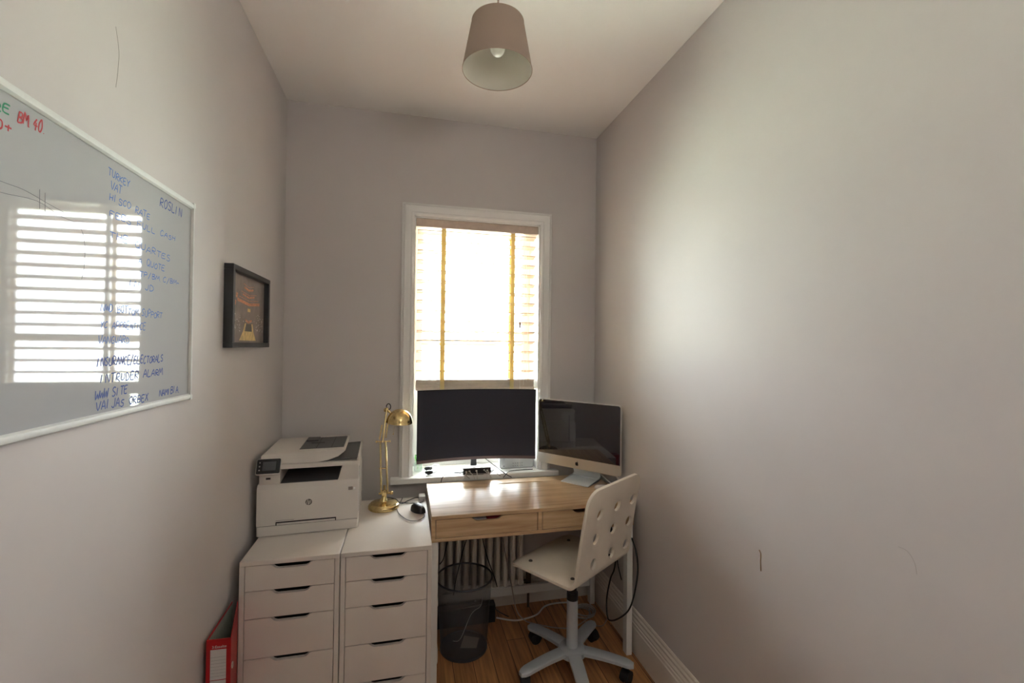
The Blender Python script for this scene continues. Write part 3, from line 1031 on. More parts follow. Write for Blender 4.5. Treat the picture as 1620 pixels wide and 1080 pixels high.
# control panel, leaning back
cp = Matrix.Rotation(math.radians(-27), 3, 'X')
def cpp(x, y, z):
    return Vector((0, -.022, .277)) + cp @ Vector((x, y, z))
ux, uz, uy = cp @ Vector((1, 0, 0)), cp @ Vector((0, 0, 1)), cp @ Vector((0, 1, 0))
b = B(); prism(b, rrect(0, .094, 0, .068, .007), cpp(-.001, 0, -.002), ux, uz, uy, .016, bev=.002)
pnl = obj('control_panel', b, 'printer', pt, True, 40)
b = B(); prism(b, rrect(.001, .093, .001, .064, .006), cpp(0, -.001, 0), ux, uz, uy, .0012)
obj('panel_glass', b, 'printer_black', pnl, True)
b = B(); prism(b, rrect(.024, .076, .014, .052, .001), cpp(0, -.0016, 0), ux, uz, uy, .0008)
obj('touch_screen', b, 'printer_screen', pnl, True)
b = B()
for q in (.017, .033, .049):
    prism(b, [(.0125 + .0032 * math.cos(a), q + .0032 * math.sin(a)) for a in [2 * math.pi * i / 14 for i in range(14)]], cpp(0, -.0016, 0), ux, uz, uy, .0008)
obj('panel_button', b, 'label_line', pnl, True)
# seams, slot and button
b = B()
box(b, .0765, .322, -.0006, .004, .0555, .0605)
box(b, .0765, .0805, -.0006, .004, .0465, .0605)
box(b, .318, .322, -.0006, .004, .0465, .0605)
obj('manual_feed_slot', b, 'hole_dark', bd, True)
b = B(); box(b, .083, .316, -.0016, .004, .0468, .0552, .001)
obj('slot_flap', b, 'printer', bd, True)
b = B(); box(b, .004, W_ - .004, .002, .006, .0440, .0470)
obj('tray_seam', b, 'seam', bd, True)
b = B(); box(b, .076, .150, -.0004, .001, .0655, .0667)
obj('model_line', b, 'logo_grey', bd, True)
b = B(); prism(b, [(.398 + .0045 * math.cos(a), .184 + .0045 * math.sin(a)) for a in [2 * math.pi * i / 18 for i in range(18)]], (0, -.0012, 0), (1, 0, 0), (0, 0, 1), (0, 1, 0), .003)
obj('power_button', b, 'lit_white', bd, True)
b = B(); box(b, .372, .391, -.0004, .001, .1765, .1915)
obj('button_plate', b, 'cable_grey', bd, True)
b = B(); box(b, .034, .052, .0088, .012, .244, .252)
obj('usb_port', b, 'seam', bd, True)
# round badge with slanted letters
b = B()
prism(b, [(.208 + .0135 * math.cos(a), .137 + .0135 * math.sin(a)) for a in [2 * math.pi * i / 36 for i in range(36)]], (0, -.0006, 0), (1, 0, 0), (0, 0, 1), (0, 1, 0), .002)
lg = obj('badge', b, 'logo_grey', bd, True)
b = B()
def lg_line(pts):
    tube(b, [(.208 + (x + .32 * z) * .0135, -.0009, .137 + z * .0135) for x, z in pts], .00095, 5)
lg_line([(-.34, 1.0), (-.40, -.55)] and [(-.52, -.55), (-.52, .98)])
lg_line([(-.50, .36), (-.12, .38), (-.06, .25), (-.06, -.55)])
lg_line([(.16, .38), (.16, -1.0)])
lg_line([(.16, .38), (.52, .38), (.56, .25), (.56, -.35), (.50, -.48), (.16, -.48)])
obj('badge_letters', b, 'printer', lg, True)
b = B()
for z in (.05, .287):
    box(b, W_ - .0006, W_ + .0006, .01, D_ - .01, z, z + .0015)
box(b, W_ - .0006, W_ + .0006, .05, .056, .06, .27)
obj('side_seam', b, 'label_line', bd, True)

# ------------------------------------------------------------------ brass desk lamp
LX, LY, LZ = .543, -.234, .7005
lm = thing('desk_lamp', 'brass swing-arm desk lamp with dome shade on the white cabinet', 'desk lamp', (LX, LY, LZ))
b = B()
lathe(b, [(0, LZ), (.074, LZ), (.077, LZ + .004), (.077, LZ + .014), (.074, LZ + .020), (.070, LZ + .022), (.066, LZ + .028), (.040, LZ + .033), (.022, LZ + .036), (.018, LZ + .044), (.012, LZ + .052), (.010, LZ + .062), (0, LZ + .064)], (LX, LY, 0), 48)
obj('base', b, 'brass', lm, smooth=35)
def LP(x, t, z):          # the arm leans towards the window as it rises
    return (x, LY + t, z)
low, mid, top = .775, 1.028, 1.20
b = B()
for dy in (-.009, .009):
    tube(b, [LP(.530, dy, low), LP(.519, .060 + dy, mid)], .0044, 8)
    tube(b, [LP(.562, dy, low), LP(.553, .035 + dy, .93), LP(.546, .062 + dy, mid)], .0044, 8)
obj('lower_arm', b, 'brass', lm, smooth=60)
b = B()
for q, r in ((.0, .0018), (1, .0018)):
    pts = []
    x0 = .541 + q * .010
    for i in range(90):
        a = i * .9
        zz = .785 + i * .0013
        pts.append(LP(x0 + .0042 * math.cos(a), .004 + (zz - .775) * .2 + .0042 * math.sin(a), zz))
    tube(b, pts, .0009, 5)
    tube(b, [LP(x0, .03, .90), LP(.534 + q * .004, .058, mid - .01)], .0012, 6)
obj('spring', b, 'alu', lm, smooth=60)
b = B()
tube(b, [LP(.500, .060, mid), LP(.566, .060, mid)], .0036, 8)
for x in (.500, .566):
    ellipsoid(b, LP(x, .060, mid), .006, .006, .006, 12, 8)
obj('joint', b, 'brass', lm, smooth=45)
b = B(); tube(b, [LP(.516, .030, .895), LP(.556, .030, .895)], .0026, 8)
obj('spacer', b, 'brass', lm, smooth=45)
b = B()
tube(b, [LP(.518, .0, low), LP(.578, .0, low)], .0055, 10)
ellipsoid(b, LP(.580, .0, low), .010, .008, .009, 14, 8)
box(b, .533, .556, LY - .008, LY + .008, .757, .790, .002)
tube(b, [LP(.545, 0, .785), LP(.545, .004, .815)], .006, 10)
obj('joint', b, 'brass', lm, smooth=45)
b = B()
for dy in (-.007, .007):
    tube(b, [LP(.531, .060 + dy, mid - .005), LP(.547, .108 + dy, 1.19)], .0048, 8)
prism(b, [(0, 0), (.007, 0), (.018, .075), (.011, .075)], LP(.511, .058, 1.038), (1, 0, 0), (0, .05, 1), (0, 1, 0), .012)
prism(b, [(0, 0), (.007, 0), (.016, .075), (.009, .075)], LP(.543, .058, 1.045), (1, 0, 0), (0, .05, 1), (0, 1, 0), .012)
obj('upper_arm', b, 'brass', lm, smooth=45)
b = B()
ellipsoid(b, LP(.547, .108, 1.188), .010, .012, .012, 16, 10)
tube(b, [LP(.547, .108, 1.188), LP(.565, .108, 1.172)], .007, 10)
ellipsoid(b, LP(.538, .108, 1.186), .007, .007, .010, 12, 8)
obj('shade_joint', b, 'brass', lm, smooth=45)
b = B(); tube(b, [LP(.556 + .011 * math.cos(a), .108, 1.203 + .016 * math.sin(a)) for a in [math.radians(-70 + 15 * i) for i in range(18)]], .0026, 8)
obj('cord_loop', b, 'cable_black', lm, smooth=60)
SC = Vector(LP(.614, .106, 1.122))
rt = Matrix.Rotation(math.radians(4), 3, 'Y') @ Matrix.Rotation(math.radians(5), 3, 'X')
b = B()
prof = [(.068 * math.cos(a), .068 * math.sin(a)) for a in [math.radians(2 + 88 * i / 14) for i in range(15)]]
prof[-1] = (0, .068)
prof = [(.0695, -.004), (.0690, .001)] + prof
lathe(b, prof, SC, 48, rt)
sh = obj('lamp_shade', b, 'brass', lm, smooth=50)
b = B()
pin = [(.0672, -.0035)] + [(.0655 * math.cos(a), .0655 * math.sin(a)) for a in [math.radians(2 + 88 * i / 14) for i in range(15)]]
pin[-1] = (0, .0655)
lathe(b, pin, SC, 48, rt)
obj('shade_lining', b, 'brass_in', sh, smooth=50)
b = B(); ellipsoid(b, SC + Vector((0, 0, .012)), .021, .021, .023, 20, 12)
obj('bulb', b, 'bulb', lm, smooth=60)
b = B()
tube(b, [LP(.590, .085, 1.122), LP(.584, .083, 1.063)], .0009, 6)
ellipsoid(b, LP(.583, .083, 1.060), .003, .003, .004, 10, 6)
obj('pull_chain', b, 'brass', lm, smooth=60)
b = B()
tube(b, [(.555, -.20, .742), (.60, -.185, .725), (.63, -.20, .704), (.665, -.16, .704), (.71, -.12, .704), (.745, -.150, .704), (.735, -.20, .704), (.68, -.205, .704), (.62, -.175, .704), (.585, -.130, .704), (.56, -.105, .704)], .0022, 7, 6)
obj('power_cord', b, 'cable_black', lm, smooth=60)

# black wired mouse
ms = thing('computer_mouse', 'black wired mouse lying beside the brass lamp', 'computer mouse', (.7135, -.315, .7), math.radians(-60))
def mouse_bm(lx, ly, h):
    bm = B()
    nu, nv = 28, 10
    rings = []
    for j in range(nv + 1):
        a = math.pi / 2 * j / nv
        rr_ = math.cos(a) ** .55 if j < nv else 0
        ring = []
        for i in range(nu):
            t = 2 * math.pi * i / nu
            c, s = math.cos(t), math.sin(t)
            e = 2.6
            q = (abs(c) ** e + abs(s) ** e) ** (-1 / e)
            x, y = lx * c * q * rr_, ly * s * q * rr_ * (1 - .12 * (c * q) ** 2)
            z = h * math.sin(a) * (1 - .22 * max(-.2, x / lx)) + .001
            ring.append(bm.verts.new((x, y, z)))
        rings.append(ring)
    for A, C in zip(rings[:-2], rings[1:-1]):
        for i in range(nu):
            bm.faces.new((A[i], A[(i + 1) % nu], C[(i + 1) % nu], C[i]))
    top = bm.verts.new((0, 0, h + .001))
    for v in rings[-1]:
        bm.verts.remove(v)
    A = rings[-2]
    for i in range(nu):
        bm.faces.new((A[i], A[(i + 1) % nu], top))
    bm.faces.new(rings[0][::-1])
    return bm
obj('mouse_body', mouse_bm(.050, .029, .034), 'black_plastic', ms, True, 60)
b = B(); prism(b, [(.011 * math.cos(a), .006 * math.sin(a)) for a in [2 * math.pi * i / 16 for i in range(16)]], (.027, -.003, .026), (1, 0, 0), (0, .001, 1), (0, 1, 0), .006)
obj('scroll_wheel', b, 'grey_plastic', ms, True)
b = B(); tube(b, [(.736, -.352, .708), (.742, -.375, .704), (.738, -.412, .704), (.708, -.448, .704), (.668, -.438, .704), (.632, -.372, .704), (.612, -.300, .704), (.612, -.240, .704), (.63, -.150, .704), (.635, -.110, .704)], .0019, 7, 6)
obj('mouse_cord', b, 'cable_black', ms, smooth=60)
# small white plug-in adapter at the cabinet's back edge
b = B(); box(b, .722, .757, -.160, -.108, .7005, .722, .005)
tag(obj('power_adapter', b, 'gloss_white'), 'small white power adapter at the cabinet back corner by the desk', 'adapter')

# ------------------------------------------------------------------ curved monitor
mn = thing('curved_monitor', 'large curved black monitor standing in front of the window', 'monitor', (1.055, .03, .79))
HX, YE, YC = .350, -.036, .022
def arc(s):                       # s in -1..1 -> x, y of the front surface
    return 1.059 + HX * s, YC + (YE - YC) * s * s
def curved(bm, s0, s1, z0, z1, off0, off1, n=28):
    rows = []
    for i in range(n + 1):
        s = s0 + (s1 - s0) * i / n
        x, y = arc(s)
        rows.append([bm.verts.new((x, y + off0, z0)), bm.verts.new((x, y + off0, z1)), bm.verts.new((x, y + off1, z1)), bm.verts.new((x, y + off1, z0))])
    for A, C in zip(rows, rows[1:]):
        for i in range(4):
            bm.faces.new((A[i], A[(i + 1) % 4], C[(i + 1) % 4], C[i]))
    bm.faces.new(rows[0]); bm.faces.new(rows[-1][::-1])
MZ0, MZ1 = .862, 1.278
b = B(); curved(b, -1, 1, MZ0, MZ1, .0, .014)
cs = obj('casing', b, 'bezel', mn, smooth=40)
b = B(); curved(b, -.993, .993, MZ0 + .018, MZ1 - .006, -.0012, .001)
obj('screen', b, 'screen', mn, smooth=40)
b = B(); curved(b, -.998, .998, MZ0, MZ0 + .0165, -.0022, .001)
obj('chin_trim', b, 'chin', mn, smooth=40)
b = B(); box(b, 1.02, 1.09, .036, .062, .92, 1.12, .006)
curved(b, -.6, .6, .92, 1.20, .014, .026)
obj('back_shell', b, 'bezel', mn)
b = B()
prism(b, [(1.030, .792), (1.068, .792), (1.058, .96), (1.040, .96)], (0, .050, 0), (1, 0, 0), (0, 0, 1), (0, 1, 0), .02)
obj('stand_neck', b, 'bezel', mn)
b = B(); prism(b, [(.93, .02), (.95, .005), (1.05, .012), (1.15, .005), (1.17, .02), (1.09, .15), (1.01, .15)], (0, 0, .790), (1, 0, 0), (0, 1, 0), (0, 0, 1), .007, bev=.002)
obj('stand_base', b, 'silver', mn)

# ------------------------------------------------------------------ aluminium all-in-one computer
im = thing('all_in_one_computer', 'silver all-in-one computer with glossy black screen at the desk corner', 'computer', (1.594, -.238, DZ1 + .0005), math.atan2(-.763, .646))
z0 = -DZ1
b = B(); prism(b, rrect(-.262, .262, .846 - .765, 1.225 - .765, .016), (0, 0, 0), (1, 0, 0), (0, 0, 1), (0, 1, 0), .014, bev=.002)
prism(b, rrect(-.225, .225, .11, .43, .05), (0, .014, 0), (1, 0, 0), (0, 0, 1), (0, 1, 0), .010, bev=.004)
ib = obj('aluminium_body', b, 'alu', im, True, 35)
b = B(); prism(b, rrect(-.258, .258, .905 - .765, 1.221 - .765, [.001, .013, .013, .001]), (0, -.0012, 0), (1, 0, 0), (0, 0, 1), (0, 1, 0), .002)
obj('screen', b, 'screen_gloss', im, True)
b = B()   # fruit-shaped mark on the chin
ap = [(.0, .30), (.14, .36), (.30, .34), (.42, .22), (.33, .10), (.31, -.06), (.36, -.20), (.47, -.28), (.38, -.48), (.24, -.60), (.10, -.57), (0, -.54), (-.12, -.58), (-.25, -.59), (-.38, -.45), (-.47, -.20), (-.47, .04), (-.38, .25), (-.24, .35), (-.10, .34)]
lf = [(.0, .40), (.03, .55), (.12, .66), (.22, .70), (.21, .58), (.13, .46)]
for poly in (ap, lf):
    prism(b, [(.0 + p[0] * .021, .1105 + p[1] * .021) for p in poly], (0, -.0008, 0), (1, 0, 0), (0, 0, 1), (0, 1, 0), .002)
obj('chin_mark', b, 'bezel', ib, True)
b = B()
ft = []
for (y, z) in ((-.030, .0), (-.030, .004), (.105, .006), (.128, .010), (.140, .020), (.142, .034), (.130, .07), (.060, .22), (.036, .27), (.030, .27), (.052, .22), (.120, .07)):
    ft.append((y, z))
ft += [(.128, .036), (.126, .024), (.118, .014), (.105, .010)]
# foot plate and folded stand, swept across the width
prism(b, [(-.030, 0), (-.030, .0045), (.120, .0065), (.134, .012), (.140, .024), (.136, .040), (.026, .250), (.020, .250), (.020, .235), (.124, .036), (.126, .024), (.122, .0165), (.112, .0125), (.112, 0)], (-.0865, 0, 0), (0, 1, 0), (0, 0, 1), (1, 0, 0), .173, bev=.0012)
obj('stand', b, 'foot_alu', im, True, 50)
b = B(); tube(b, [(.06, .05, .12), (.14, .05, .05), (.20, .06, .012), (.235, .045, .030), (.225, .02, .085)], .0028, 7, 6)
obj('power_cable', b, 'cable_white', im, True, 60)

# white mouse and its pale mat
wm = thing('computer_mouse', 'white mouse on the desk in front of the silver computer', 'computer mouse', (1.690, -.372, DZ1), math.radians(118))
obj('mouse_body', mouse_bm(.050, .029, .024), 'white_mouse', wm, True, 60)

# ------------------------------------------------------------------ window sill things
hb = thing('cable_hub', 'small black and white socket hub with white plugs under the monitor', 'hub', (1.055, -.015, .79))
b = B(); box(b, .974, 1.137, -.045, .002, .7905, .826, .003)
obj('hub_body', b, 'black_plastic', hb)
b = B(); box(b, .973, 1.138, -.046, .003, .826, .830, .001)
obj('hub_lid', b, 'hub_top', hb)
for i, (x, dz) in enumerate(((.991, .808), (1.010, .811), (1.050, .811), (1.096, .814), (1.114, .811))):
    b = B()
    box(b, x - .005, x + .005, -.053, -.044, dz - .003, dz + .004, .001)
    dx = (-.012, .020, .002, .03, .012)[i]
    tube(b, [(x, -.052, dz), (x + dx * .2, -.064, dz - .004), (x + dx, -.072, .790), (x + dx * 1.4, -.071, .772)], .0024, 7, 5)
    obj('plug', b, 'cable_white', hb, smooth=60)
def cable(name, pts, r, m, label, cat='cable', group=None, sm=7):
    bm = B()
    tube(bm, pts, r, 7, sm)
    o = obj(name, bm, m, smooth=60)
    tag(o, label, cat, group)
    return o
cable('cable', [(.846, -.068, .740), (.848, -.068, .775), (.862, -.060, .797), (.90, -.048, .806), (.945, -.044, .805), (.972, -.055, .797), (1.03, -.058, .7945), (1.09, -.058, .7945)], .0023, 'cable_black', 'black cable arching over the sill left of the socket hub')
cable('cable', [(1.008, -.0665, .775), (.985, -.0665, .80), (1.03, -.0665, .801), (1.10, -.066, .799), (1.15, -.060, .803), (1.19, -.066, .780)], .0022, 'cable_grey', 'grey cable tangled in front of the socket hub')
cable('cable', [(1.108, .050, .865), (1.14, .0, .845), (1.19, -.045, .81), (1.22, -.066, .790), (1.255, -.071, .770)], .0022, 'cable_black', 'black cable dropping from the monitor towards the desk flap')
cable('cable', [(1.205, -.070, .770), (1.235, -.062, .798), (1.265, -.030, .796), (1.33, -.012, .793), (1.40, -.012, .793)], .0022, 'cable_black', 'black cable lying on the sill in front of the silver radio')
# silver radio
rd = thing('radio', 'silver tabletop radio with rows of buttons on the sill behind the monitor', 'radio', (1.315, .09, .79))
b = B(); prism(b, rrect(1.213, 1.416, .793, .860, .008), (0, .040, 0), (1, 0, 0), (0, 0, 1), (0, 1, 0), .10, bev=.003)
obj('radio_case', b, 'silver', rd, smooth=40)
b = B(); prism(b, rrect(1.2105, 1.4185, .7905, .8625, .009), (0, .046, 0), (1, 0, 0), (0, 0, 1), (0, 1, 0), .006)
obj('radio_trim', b, 'black_plastic', rd)
for r_ in range(2):
    for c_ in range(5):
        b = B(); lathe(b, [(0, 0), (.0028, 0), (.0032, .003), (0, .003)], (1.290 + c_ * .014, .037, .806 + r_ * .016), 12, Matrix.Rotation(-math.pi / 2, 3, 'X'))
        obj('radio_button', b, 'grey_plastic', rd, smooth=40)
b = B(); lathe(b, [(0, -.006), (.012, -.006), (.014, 0), (.014, .003), (0, .003)], (1.246, .040, .842), 24, Matrix.Rotation(-math.pi / 2, 3, 'X'))
obj('dial', b, 'silver', rd, smooth=40)
b = B(); lathe(b, [(0, -.002), (.003, -.002), (.003, .003), (0, .003)], (1.232, .040, .806), 12, Matrix.Rotation(-math.pi / 2, 3, 'X'))
obj('power_button', b, 'black_plastic', rd)
# headphones
hp = thing('headphones', 'white headphones with dark ear pads lying on the window sill', 'headphones', (.80, .05, .79))
b = B(); tube(b, [(.785, .085, .806), (.815, .10, .816), (.838, .075, .822), (.838, .035, .815), (.815, .0, .803), (.785, .0, .801)], .006, 8, 6)
obj('headband', b, 'hub_top', hp, smooth=60)
for (y) in (.085, .0):
    b = B(); ellipsoid(b, (.782, y, .804), .024, .016, .013, 18, 10)
    obj('ear_pad', b, 'black_plastic', hp, smooth=60)
# sprig in a jar
jr = thing('plant_jar', 'clear glass jar of small green leaves at the left end of the sill', 'plant', (.722, .09, .79))
b = B(); lathe(b, [(0, .7905), (.024, .7905), (.026, .795), (.026, .835), (.021, .845), (.021, .852), (.0195, .852), (.0195, .845), (.0245, .834), (.0245, .796), (0, .793)], (.722, .09, 0), 28)
obj('jar', b, 'clear', jr, smooth=50)
rl = random.Random(3)
b = B()
for k in range(5):
    a = rl.uniform(0, 6.28)
    tube(b, [(.722, .09, .796), (.722 + .01 * math.cos(a), .09 + .01 * math.sin(a), .84), (.722 + .022 * math.cos(a), .09 + .022 * math.sin(a), .885)], .0011, 5, 4)
obj('stem', b, 'leaf', jr)
b = B()
for k in range(26):
    a = rl.uniform(0, 6.28)
    r_ = rl.uniform(.004, .028)
    z = rl.uniform(.80, .90)
    c = Vector((.722 + r_ * math.cos(a) * (1 if z > .85 else .6), .09 + r_ * math.sin(a) * (1 if z > .85 else .6), z))
    d = Vector((math.cos(a), math.sin(a), rl.uniform(-.2, .8))).normalized()
    s = d.cross(Vector((0, 0, 1))).normalized()
    nn = s.cross(d)
    L = rl.uniform(.010, .018)
    prism(b, [(0, 0), (L * .35, L * .34), (L * .75, L * .28), (L, 0), (L * .75, -L * .28), (L * .35, -L * .34)], c, d, s, nn, .0006)
obj('leaf', b, 'leaf', jr)['kind'] = 'stuff'

# ------------------------------------------------------------------ column radiator
ra = thing('radiator', 'cream column radiator behind the desk below the window', 'radiator', (1.06, -.045, .1))
RY0, RY1 = -.040, -.100
for i in range(12):
    x = .810 + i * .0455
    b = B()
    for y in (RY0 - .002, RY1 + .012):
        tube(b, [(x, y, .145), (x, y, .60)], .0145, 14)
    # headers
    for z in (.150, .598):
        tube(b, [(x, RY0 + .002, z), (x, RY1 + .008, z)], .019, 14)
    lathe(b, [(0, -.0225), (.016, -.0225), (.016, .0225), (0, .0225)], (x, (RY0 + RY1) / 2 + .005, .152), 14, Matrix.Rotation(math.pi / 2, 3, 'Y'))
    obj('column', b, 'rad', ra, smooth=50)
b = B()
tube(b, [(1.325, -.065, .152), (1.375, -.065, .152)], .011, 12)
lathe(b, [(0, .13), (.015, .13), (.016, .20), (.013, .215), (0, .217)], (1.365, -.065, 0), 16)
obj('valve', b, 'brass_valve', ra, smooth=50)
b = B(); tube(b, [(1.365, -.065, .14), (1.365, -.065, .0)], .0075, 10)
obj('pipe', b, 'copper', ra, smooth=50)
b = B()
for x in (.90, 1.06):
    box(b, x - .012, x + .012, RY1 + .004, RY0, 0, .140, .003)
obj('foot', b, 'rad', ra)

# ------------------------------------------------------------------ wire mesh bin
BCX, BCY = .950, -.335
wbn = thing('waste_bin', 'round black wire mesh waste bin standing under the desk', 'bin', (BCX, BCY, 0))
b = B(); lathe(b, [(.117, .012), (.140, .355)], (BCX, BCY, 0), 72)
obj('mesh_wall', b, 'mesh', wbn, smooth=60)
b = B(); tube(b, [(BCX + .141 * math.cos(a), BCY + .141 * math.sin(a), .357) for a in [2 * math.pi * i / 72 for i in range(72)]], .0048, 8, closed=True)
obj('rim', b, 'bin_rim', wbn, smooth=60)
b = B(); lathe(b, [(0, .008), (.116, .008), (.118, .012), (.120, .012), (.120, .001), (.117, 0), (0, 0)], (BCX, BCY, 0), 56)
obj('base', b, 'bin_rim', wbn, smooth=40)
b = B()
prism(b, [(-.05, -.03), (.03, -.045), (.055, .02), (-.02, .05)], (BCX + .03, BCY + .01, .0125), (1, 0, 0), (0, 1, .1), (0, -.1, 1), .0012)
tag(obj('paper_scrap', b, 'cable_grey'), 'crumpled grey paper scrap inside the mesh bin', 'paper')
cable('cable', [(.90, -.30, .014), (.93, -.36, .06), (.985, -.35, .17), (1.03, -.36, .21), (1.045, -.33, .235)], .0018, 'cable_white', 'thin pale wire poking up inside the mesh bin')
# black box and white box on the floor near the bin
b = B(); box(b, .805, 1.148, -.170, -.115, .0005, .098, .004)
tag(obj('storage_box', b, 'black_plastic'), 'long black box on the floor behind the mesh bin', 'box')
b = B(); box(b, .774, .812, -.435, -.30, .0005, .075, .008)
tag(obj('power_strip', b, 'gloss_white'), 'white extension block on the floor between cabinet and bin', 'extension lead')

# ------------------------------------------------------------------ cables
cable('cable', [(1.16, -.14, .006), (1.25, -.185, .006), (1.33, -.180, .006), (1.395, -.165, .012), (1.46, -.10, .012), (1.55, -.085, .012), (1.66, -.10, .008)], .0045, 'cable_white', 'thick white cable running across the floor under the desk')
b = B()
for k in range(5):
    r_ = .052 + .006 * (k % 3)
    tube(b, [(1.645 + .004 * k + r_ * 1.05 * math.cos(a), -.20 - .003 * k + r_ * math.sin(a), .005 + .006 * k + .002 * math.sin(2 * a)) for a in [2 * math.pi * i / 40 for i in range(40)]], .0032, 6, closed=True)
tube(b, [(1.695, -.20, .03), (1.66, -.26, .012), (1.56, -.31, .005), (1.47, -.30, .005), (1.36, -.24, .005), (1.31, -.20, .008), (1.27, -.16, .05), (1.24, -.14, .20), (1.20, -.13, .40), (1.16, -.128, .60), (1.15, -.128, .645)], .0030, 6, 6)
tag(obj('coiled_cable', b, 'cable_grey', smooth=60), 'coiled grey cable on the floor behind the chair post', 'cable')
cable('cable', [(1.745, -.30, .640), (1.742, -.42, .45), (1.738, -.425, .36), (1.735, -.385, .285), (1.730, -.352, .16), (1.720, -.385, .085), (1.722, -.43, .09), (1.728, -.52, .16), (1.731, -.605, .25), (1.735, -.650, .36), (1.755, -.640, .47), (1.760, -.592, .56), (1.752, -.50, .640)], .0042, 'cable_black', 'black cord looping down beside the right desk leg')
cable('cable', [(1.722, -.385, .080), (1.70, -.37, .03), (1.67, -.33, .012), (1.655, -.295, .006)], .0024, 'cable_grey', 'thin grey lead trailing from the coil to the right skirting')
cable('cable', [(1.752, -.30, .640), (1.755, -.38, .50), (1.756, -.43, .38), (1.757, -.47, .32)], .0028, 'cable_black', 'short black cord hanging straight behind the right desk leg')
hang = [
    ([(.90, -.13, .645), (.90, -.125, .55), (.88, -.125, .45), (.86, -.125, .36), (.84, -.124, .33)], 'black cable hanging nearest the cabinet before the radiator'),
    ([(.965, -.128, .645), (.97, -.126, .56), (1.03, -.125, .58), (1.09, -.126, .57), (1.125, -.128, .645)], 'black cable sagging in a swag below the desk'),
    ([(1.02, -.128, .645), (1.00, -.125, .50), (.97, -.125, .40), (.955, -.125, .34), (.93, -.112, .22), (.92, -.11, .145)], 'black cable hanging behind the bin rim before the radiator'),
    ([(1.075, -.128, .645), (1.07, -.125, .50), (1.085, -.125, .42), (1.11, -.125, .33), (1.15, -.125, .22), (1.165, -.125, .17)], 'black cable slanting down right before the radiator'),
]
for P, lab in hang:
    cable('cable', P, .0026, 'cable_black', lab, group='cables hanging behind the desk')
cable('cable', [(.97, -.165, .1025), (1.05, -.15, .1025), (1.12, -.145, .1025), (1.16, -.14, .05), (1.20, -.14, .02), (1.23, -.145, .006)], .0026, 'cable_black', 'short black cable lying over the black floor box')

# ------------------------------------------------------------------ desk chair
lat = Vector((.8275, .5614, 0)).normalized()
rear = Vector((.5614, -.8275, 0)).normalized()
rear = Vector((lat.y, -lat.x, 0))
CP = Vector((1.432, -.605, 0))
ch = thing('desk_chair', 'white moulded swivel chair with holes in its back, pulled up to the desk', 'office chair', CP)
A0 = Vector((1.137, -.528, .502))     # near front corner of the seat
SW, SD, RB, HB = .458, .338, .045, .395
th0 = math.radians(83)
arcL = RB * th0
bev_pts = rrect(0, SW, 0, SD + arcL + HB, [.045, .07, .07, .045], 8)
b = B()
ov = [b.verts.new((x, y, 0)) for x, y in bev_pts]
es = [b.edges.new((ov[i], ov[(i + 1) % len(ov)])) for i in range(len(ov))]
for s, t in ((.128, .80), (.282, .80), (.418, .80), (.125, .51), (.279, .51), (.414, .51), (.125, .21), (.279, .21), (.415, .21)):
    cy = SD + arcL * .35 + t * .385
    hv = [b.verts.new((s - .0 + .0255 * math.cos(a), cy + .0255 * math.sin(a), 0)) for a in [2 * math.pi * i / 28 for i in range(28)]]
    es += [b.edges.new((hv[i], hv[(i + 1) % 28])) for i in range(28)]
bmesh.ops.triangle_fill(b, edges=es, use_beauty=True)
cuts = [.03, .06, .12, .2, .28, .33] + [SD + arcL * i / 8 for i in range(9)] + [SD + arcL + HB * i / 8 for i in range(1, 8)]
for cy in cuts:
    bmesh.ops.bisect_plane(b, geom=b.verts[:] + b.edges[:] + b.faces[:], plane_co=(0, cy, 0), plane_no=(0, 1, 0), dist=1e-5)
for cx in (.08, .16, .235, .31, .39):
    bmesh.ops.bisect_plane(b, geom=b.verts[:] + b.edges[:] + b.faces[:], plane_co=(cx, 0, 0), plane_no=(1, 0, 0), dist=1e-5)
for v in b.verts:
    x, y = v.co.x, v.co.y
    u = (x - SW / 2) / (SW / 2)
    if y <= SD:
        p, z = y, 0.0
        z -= .012 * max(0, 1 - y / .07) ** 2
    elif y <= SD + arcL:
        a = (y - SD) / RB
        p, z = SD + RB * math.sin(a), RB * (1 - math.cos(a))
    else:
        q = y - SD - arcL
        p = SD + RB * math.sin(th0) + q * math.cos(th0)
        z = RB * (1 - math.cos(th0)) + q * math.sin(th0)
        p += .018 * (q / HB) ** 2 - .012 * math.sin(math.pi * min(1, q / HB)) * (1 - u * u)
    v.co = A0 + lat * x + rear * p + Vector((0, 0, z))
sh_o = obj('seat_shell', b, 'chair', ch, smooth=40)
sm_ = sh_o.modifiers.new('thickness', 'SOLIDIFY')
sm_.thickness = .013
sm_.offset = 0
bvm = sh_o.modifiers.new('edge', 'BEVEL')
bvm.width = .003
bvm.segments = 2
bvm.angle_limit = math.radians(50)
for (s, p) in ((.072, .075), (.385, .075), (.072, .318), (.385, .318)):
    c = A0 + lat * s + rear * p + Vector((0, 0, .0062))
    b = B(); lathe(b, [(0, .0015), (.0045, .0015), (.0050, .0030), (.0085, .0035), (.0098, .001), (.0098, -.001), (0, -.001)], c, 20)
    obj('bolt', b, 'bolt', sh_o, smooth=40)
b = B()
box(b, CP.x - .10, CP.x + .06, CP.y - .03, CP.y + .09, .474, .494, .006)
obj('seat_plate', b, 'black_plastic', ch)
b = B(); lathe(b, [(0, .48), (.020, .48), (.020, .355), (.0, .355)], CP, 28)
lathe(b, [(0, .368), (.026, .368), (.027, .36), (.027, .335), (.0, .335)], CP, 28)
obj('gas_lift', b, 'black_plastic', ch, smooth=40)
b = B(); lathe(b, [(0, .340), (.0245, .340), (.026, .335), (.0275, .09), (.0, .09)], CP, 32)
obj('column', b, 'steel_grey', ch, smooth=40)
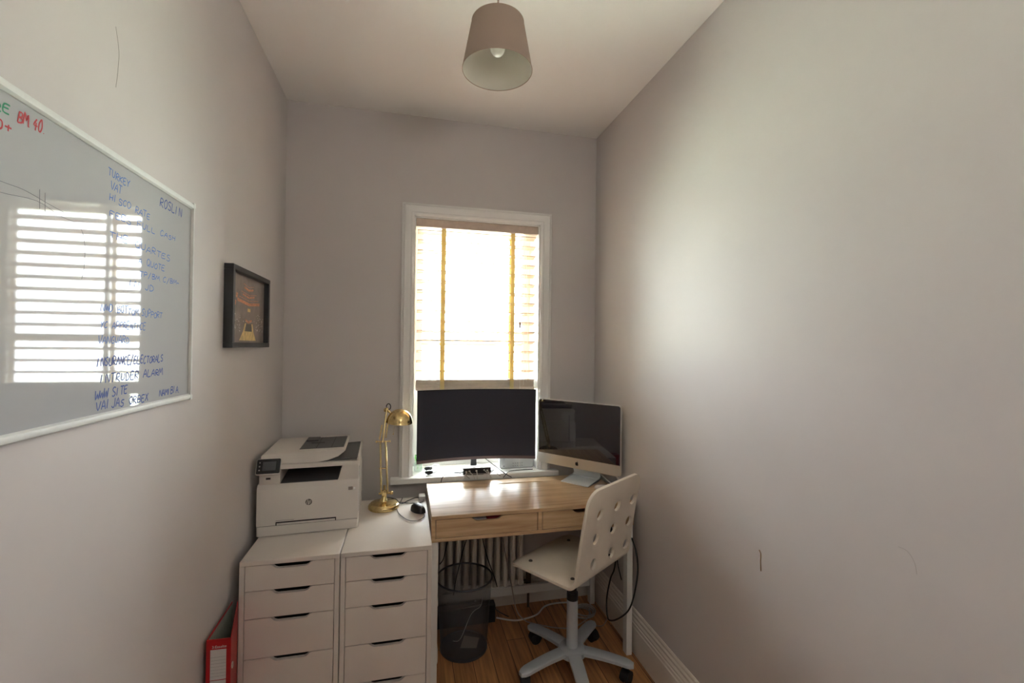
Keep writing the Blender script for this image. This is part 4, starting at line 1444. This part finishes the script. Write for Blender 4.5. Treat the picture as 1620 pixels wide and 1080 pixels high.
b = B(); lathe(b, [(0, .114), (.040, .114), (.058, .110), (.066, .103), (.066, .082), (.060, .075), (0, .075)], CP, 40)
obj('hub', b, 'steel_grey', ch, smooth=40)
angs = [120, 46, -29, -98, 196]
for k, ad in enumerate(angs):
    a = math.radians(ad)
    d = Vector((math.cos(a), math.sin(a), 0))
    s = Vector((-d.y, d.x, 0))
    L = .285
    b = B()
    N = 14
    rings = []
    for i in range(N + 1):
        t = i / N
        r_ = .045 + (L - .045) * t
        zt = .110 - .026 * t * t
        wdt = .030 - .003 * t
        if i >= N - 2:
            wdt *= (1.0, .86, .45)[i - (N - 2)]
        th = .020 - .004 * t
        c = CP + d * r_
        rings.append([b.verts.new(c + s * (-wdt) + Vector((0, 0, zt - th))), b.verts.new(c + s * (-wdt) + Vector((0, 0, zt - .004))), b.verts.new(c + s * (-wdt * .8) + Vector((0, 0, zt))),
                      b.verts.new(c + s * (wdt * .8) + Vector((0, 0, zt))), b.verts.new(c + s * wdt + Vector((0, 0, zt - .004))), b.verts.new(c + s * wdt + Vector((0, 0, zt - th)))])
    for A, C in zip(rings, rings[1:]):
        for i in range(6):
            b.faces.new((A[i], A[(i + 1) % 6], C[(i + 1) % 6], C[i]))
    b.faces.new(rings[0][::-1]); b.faces.new(rings[-1])
    lg_ = obj('leg', b, 'steel_grey', ch, smooth=40)
    c = CP + d * (L - .028)
    yaw_c = a + 1.1
    dd = Vector((math.cos(yaw_c), math.sin(yaw_c), 0))
    ss = Vector((-dd.y, dd.x, 0))
    R3 = Matrix((dd, Vector((0, 0, 1)), ss)).transposed()
    b = B()
    cw = c - dd * .012 + Vector((0, 0, .027))
    for sgn in (-1, 1):
        lathe(b, [(0, -.009), (.023, -.009), (.0265, -.006), (.0265, .006), (.023, .009), (0, .009)], cw + ss * .013 * sgn, 28, R3)
    # hood over the twin wheels
    hood = [(math.cos(q) * .030, math.sin(q) * .030) for q in [math.radians(-5 + 190 * i / 14) for i in range(15)]]
    hood += [(math.cos(q) * .0272, math.sin(q) * .0272) for q in [math.radians(185 - 190 * i / 14) for i in range(15)]]
    prism(b, hood, cw - ss * .020, dd, Vector((0, 0, 1)), ss, .040)
    tube(b, [c + Vector((0, 0, .045)), c + Vector((0, 0, .078))], .008, 12)
    obj('caster', b, 'black_rubber', lg_, smooth=40)
